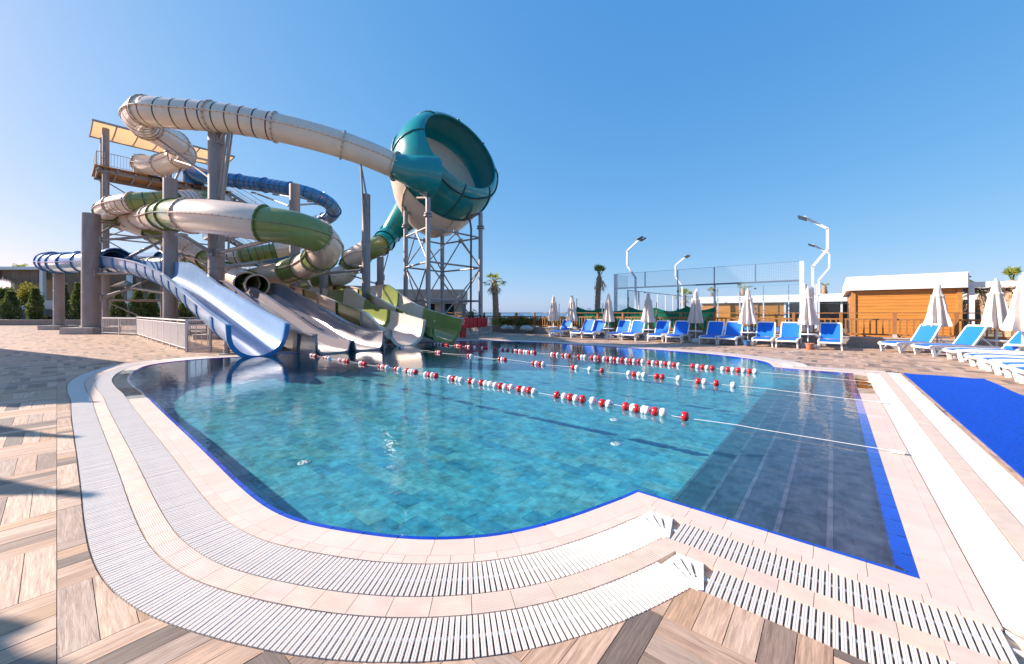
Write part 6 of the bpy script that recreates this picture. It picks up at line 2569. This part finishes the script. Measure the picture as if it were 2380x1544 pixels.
for i in range(5):
    x0, x1 = -80 + i * 12.4, -80 + (i + 1) * 12.4
    add(ter, 'wall_panel', 'white_paint', lambda m: m.box(x0 + 0.01, x1 - 0.01, 50.4, 50.8, 0, 3.0))
m = MB()
m.face([(-95, 50.8, 2.9), (-30, 50.8, 2.9), (-30, 72, 2.9), (-95, 72, 2.9)])
m.face([(-30, 50.8, -0.06), (-30, 72, -0.06), (-30, 72, 2.9), (-30, 50.8, 2.9)])
struct('terrace', m, 'terrain')
tp_ = thing('thatched_pavilion', Vector((-64, 55, 2.9)), 'open white pavilion with a hanging fringe of thatch on the terrace', 'pavilion')
for x in (-78, -71.5, -65, -58.5, -53):
    for y in (53.0, 60.0):
        add(tp_, 'post', 'white_paint', lambda m: m.box(x - 0.22, x + 0.22, y - 0.22, y + 0.22, 2.85, 7.35))
for y in (53.0, 60.0):
    add(tp_, 'roof_beam', 'white_paint', lambda m: m.box(-80, -52.6, y - 0.3, y + 0.3, 7.35, 7.75))
add(tp_, 'roof_slab', 'white_paint', lambda m: m.box(-80, -52.7, 53.32, 59.68, 7.42, 7.7))
m = MB()
for i in range(5200):
    x = rnd.uniform(-80, -52.7)
    y = 53.55 + rnd.uniform(-0.12, 0.12)
    L_ = rnd.uniform(1.2, 2.5) * (0.8 + 0.2 * math.sin(x * 0.9))
    dx = rnd.gauss(0, 0.12)
    w = rnd.uniform(0.02, 0.06)
    m.face([(x - w, y, 7.35), (x + w, y + 0.02, 7.35), (x + dx + w * 0.3, y - 0.05, 7.35 - L_), (x + dx - w * 0.3, y - 0.05, 7.35 - L_)])
tag(m.build('thatch_fringe', 'thatch', tp_), kind='stuff')
add(tp_, 'back_wall', 'beige_wall', lambda m: m.box(-79, -53, 60.3, 60.5, 2.9, 7.3))
# straw parasol seen below the blue tube
sp_ = X_at(292, 52.0, 2.9)
o = thing('straw_parasol', sp_, 'straw parasol with ragged rim on the terrace under the blue tube', 'parasol')
add(o, 'pole', 'pole_wood', lambda m: m.tube([sp_, sp_ + Z * 2.6], 0.14, 8))
m = MB()
for i in range(900):
    a = rnd.uniform(0, 6.283)
    r0 = rnd.uniform(0.05, 1.2)
    d = Vector((math.cos(a), math.sin(a), -0.55)).normalized()
    p = sp_ + Z * 2.9 + d * r0
    s_ = Vector((-math.sin(a), math.cos(a), 0)) * 0.035
    q = p + d * rnd.uniform(0.5, 0.9) - Z * rnd.uniform(0, 0.25)
    m.face([p - s_, p + s_, q + s_ * 0.4, q - s_ * 0.4])
tag(m.build('straw', 'thatch', o), kind='stuff')

CON = [(24, 44.4, 3.4, 0.85, 'conifer wide and dark green, the outermost by the paving edge'), (82, 43.6, 3.7, 0.66, 'dark conifer with a yellow shrub rising behind it'), (148, 44.2, 4.3, 0.58, 'conifer growing right behind the grey post under the blue bend'),
       (182, 43.8, 4.4, 0.6, 'conifer beside the thick steel pillar, on its outer side'), (274, 44.0, 3.3, 0.72, 'conifer seen between the tower columns, next to the thick pillar'),
       (321, 44.2, 3.5, 0.78, 'conifer in the middle between the start tower legs'), (352, 44.6, 3.2, 0.68, 'conifer seen just left of the pale pillar'), (432, 44.4, 3.2, 0.7, 'conifer seen between the pale pillar and the tallest pillar')]
for i, (x, Y, h, r, lab) in enumerate(CON):
    conifer(X_at(x, Y, 0.52), h * 0.95, r * 0.74, lab, 200 + i)
shrub(X_at(12, 47.2, 1.75), 1.7, 1.45, 'large rounded green bush on the terrace above the outermost conifer', 'leaf_shrub', 3200, 0.26, 300, name='bush', cat='bush')
shrub(X_at(64, 47.0, 1.75), 1.25, 1.75, 'sunlit yellow green bush on the terrace before the thatch fringe', 'leaf_yellow', 2600, 0.24, 301, name='bush', cat='bush')
shrub(X_at(-30, 44.6, 0.5), 1.2, 1.5, 'dark green bush at the very edge of the conifer row', 'leaf_conifer', 2200, 0.24, 302, name='bush', cat='bush')
for i, (x, Y) in enumerate(((110, 45.4), (205, 45.2), (300, 45.3), (385, 45.0))):
    shrub(X_at(x, Y, 0.5), 0.9, 0.35, 'low dry ground shrub among the conifers, %s from the outermost conifer' % ORD[i], 'leaf_dry', 500, 0.16, 310 + i, group='dry ground shrubs between the conifers')
# wooden utility pole in the distance
up_ = X_at(2254, 38.0)
o = thing('utility_pole', up_, 'wooden utility pole with a cross arm beyond the pergola', 'pole')
add(o, 'mast', 'pole_wood', lambda m: m.tube([up_, up_ + Z * 4.2], [0.16, 0.11], 8))
add(o, 'cross_arm', 'pole_wood', lambda m: m.obox(up_ + Z * 3.7, (0.8, 0, 0), (0, 0.06, 0), (0, 0, 0.07)))
# dark loungers far beyond the pergola are only a band there; two stacked rows seen through the fence
# thatched parasol whose rim enters the frame at the right
rp = Vector((18.75, 11.6, 0))
o = thing('straw_parasol', rp, 'broad straw parasol whose rim reaches in above the outermost closed parasol', 'parasol')
add(o, 'pole', 'pole_wood', lambda m: m.tube([rp, rp + Z * 3.6], 0.07, 8))
m = MB()
m.lathe([(0.05, 3.9), (1.0, 3.45), (1.85, 3.02), (1.83, 2.98), (1.0, 3.38), (0.05, 3.8)], rp, 28)
m.build('straw_roof', 'reed', o, 30.0)

# ------------------------------------------------------------------ unseen sails added beyond the left edge, shaped to cast the paving shadows
hs = Vector((-SUN_DIR.x, -SUN_DIR.y, 0)).normalized()


def caster(ground_pts, z):  # outline projected back towards the sun from the wanted shadow
    k = z / math.tan(SUN_EL)
    return [Vector((x, y, 0)) - hs * k + Z * z for x, y in ground_pts]


def sail(pts, label, name='added_shadow_sail', post=True):  # out of view, added only for the shadow it throws
    c = sum(pts, Vector()) / len(pts)
    o = thing(name, Vector((c.x, c.y, 0)), label, 'shadow caster', 'unseen shadow casters beyond the paving')
    m = MB()
    n = len(pts)
    k = 6
    for i in range(n):
        a, b = pts[i], pts[(i + 1) % n]
        prev = None
        for j in range(k + 1):
            w = j / k
            e = a.lerp(b, w)
            row = [e.lerp(c, q / 4) - Z * (0.12 * (q / 4)) for q in range(5)]
            if prev:
                for q in range(4):
                    m.face([prev[q], row[q], row[q + 1], prev[q + 1]])
            prev = row
    m.build('cloth', 'shadow_caster_cloth', o, 60.0)
    for p in pts:
        add(o, 'mast', 'white_steel', lambda mm: mm.tube([Vector((p.x, p.y, 0)), p + Z * 0.05], 0.05, 8))
    return o


sail(caster([(-3.31, 2.94), (-7.6, 4.2), (-7.0, 2.86)], 3.0), 'unseen triangular sail added to cast the shadow tip on the grating bend')
sail(caster([(-4.98, 4.31), (-9.0, 5.6), (-8.6, 4.26)], 3.0), 'unseen triangular sail added to cast the pointed shadow beside the broad one')
sail(caster([(-1.86, 1.50), (-2.26, 1.70), (-6.0, 2.4), (-5.5, 1.1)], 2.8), 'unseen sail added to cast the shadow on the nearest corner of the paving')
sail(caster([(-21.5, 15.6), (-13.6, 12.1), (-10.9, 10.8), (-9.6, 8.9), (-6.6, 6.0), (-7.4, 5.7), (-16.0, 8.0)], 4.0), 'unseen broad canopy added to darken the paving by the pool bend', 'added_shadow_canopy')

for o in bpy.data.objects:
    for k_ in ('_w', '_b'):
        if k_ in o:
            del o[k_]
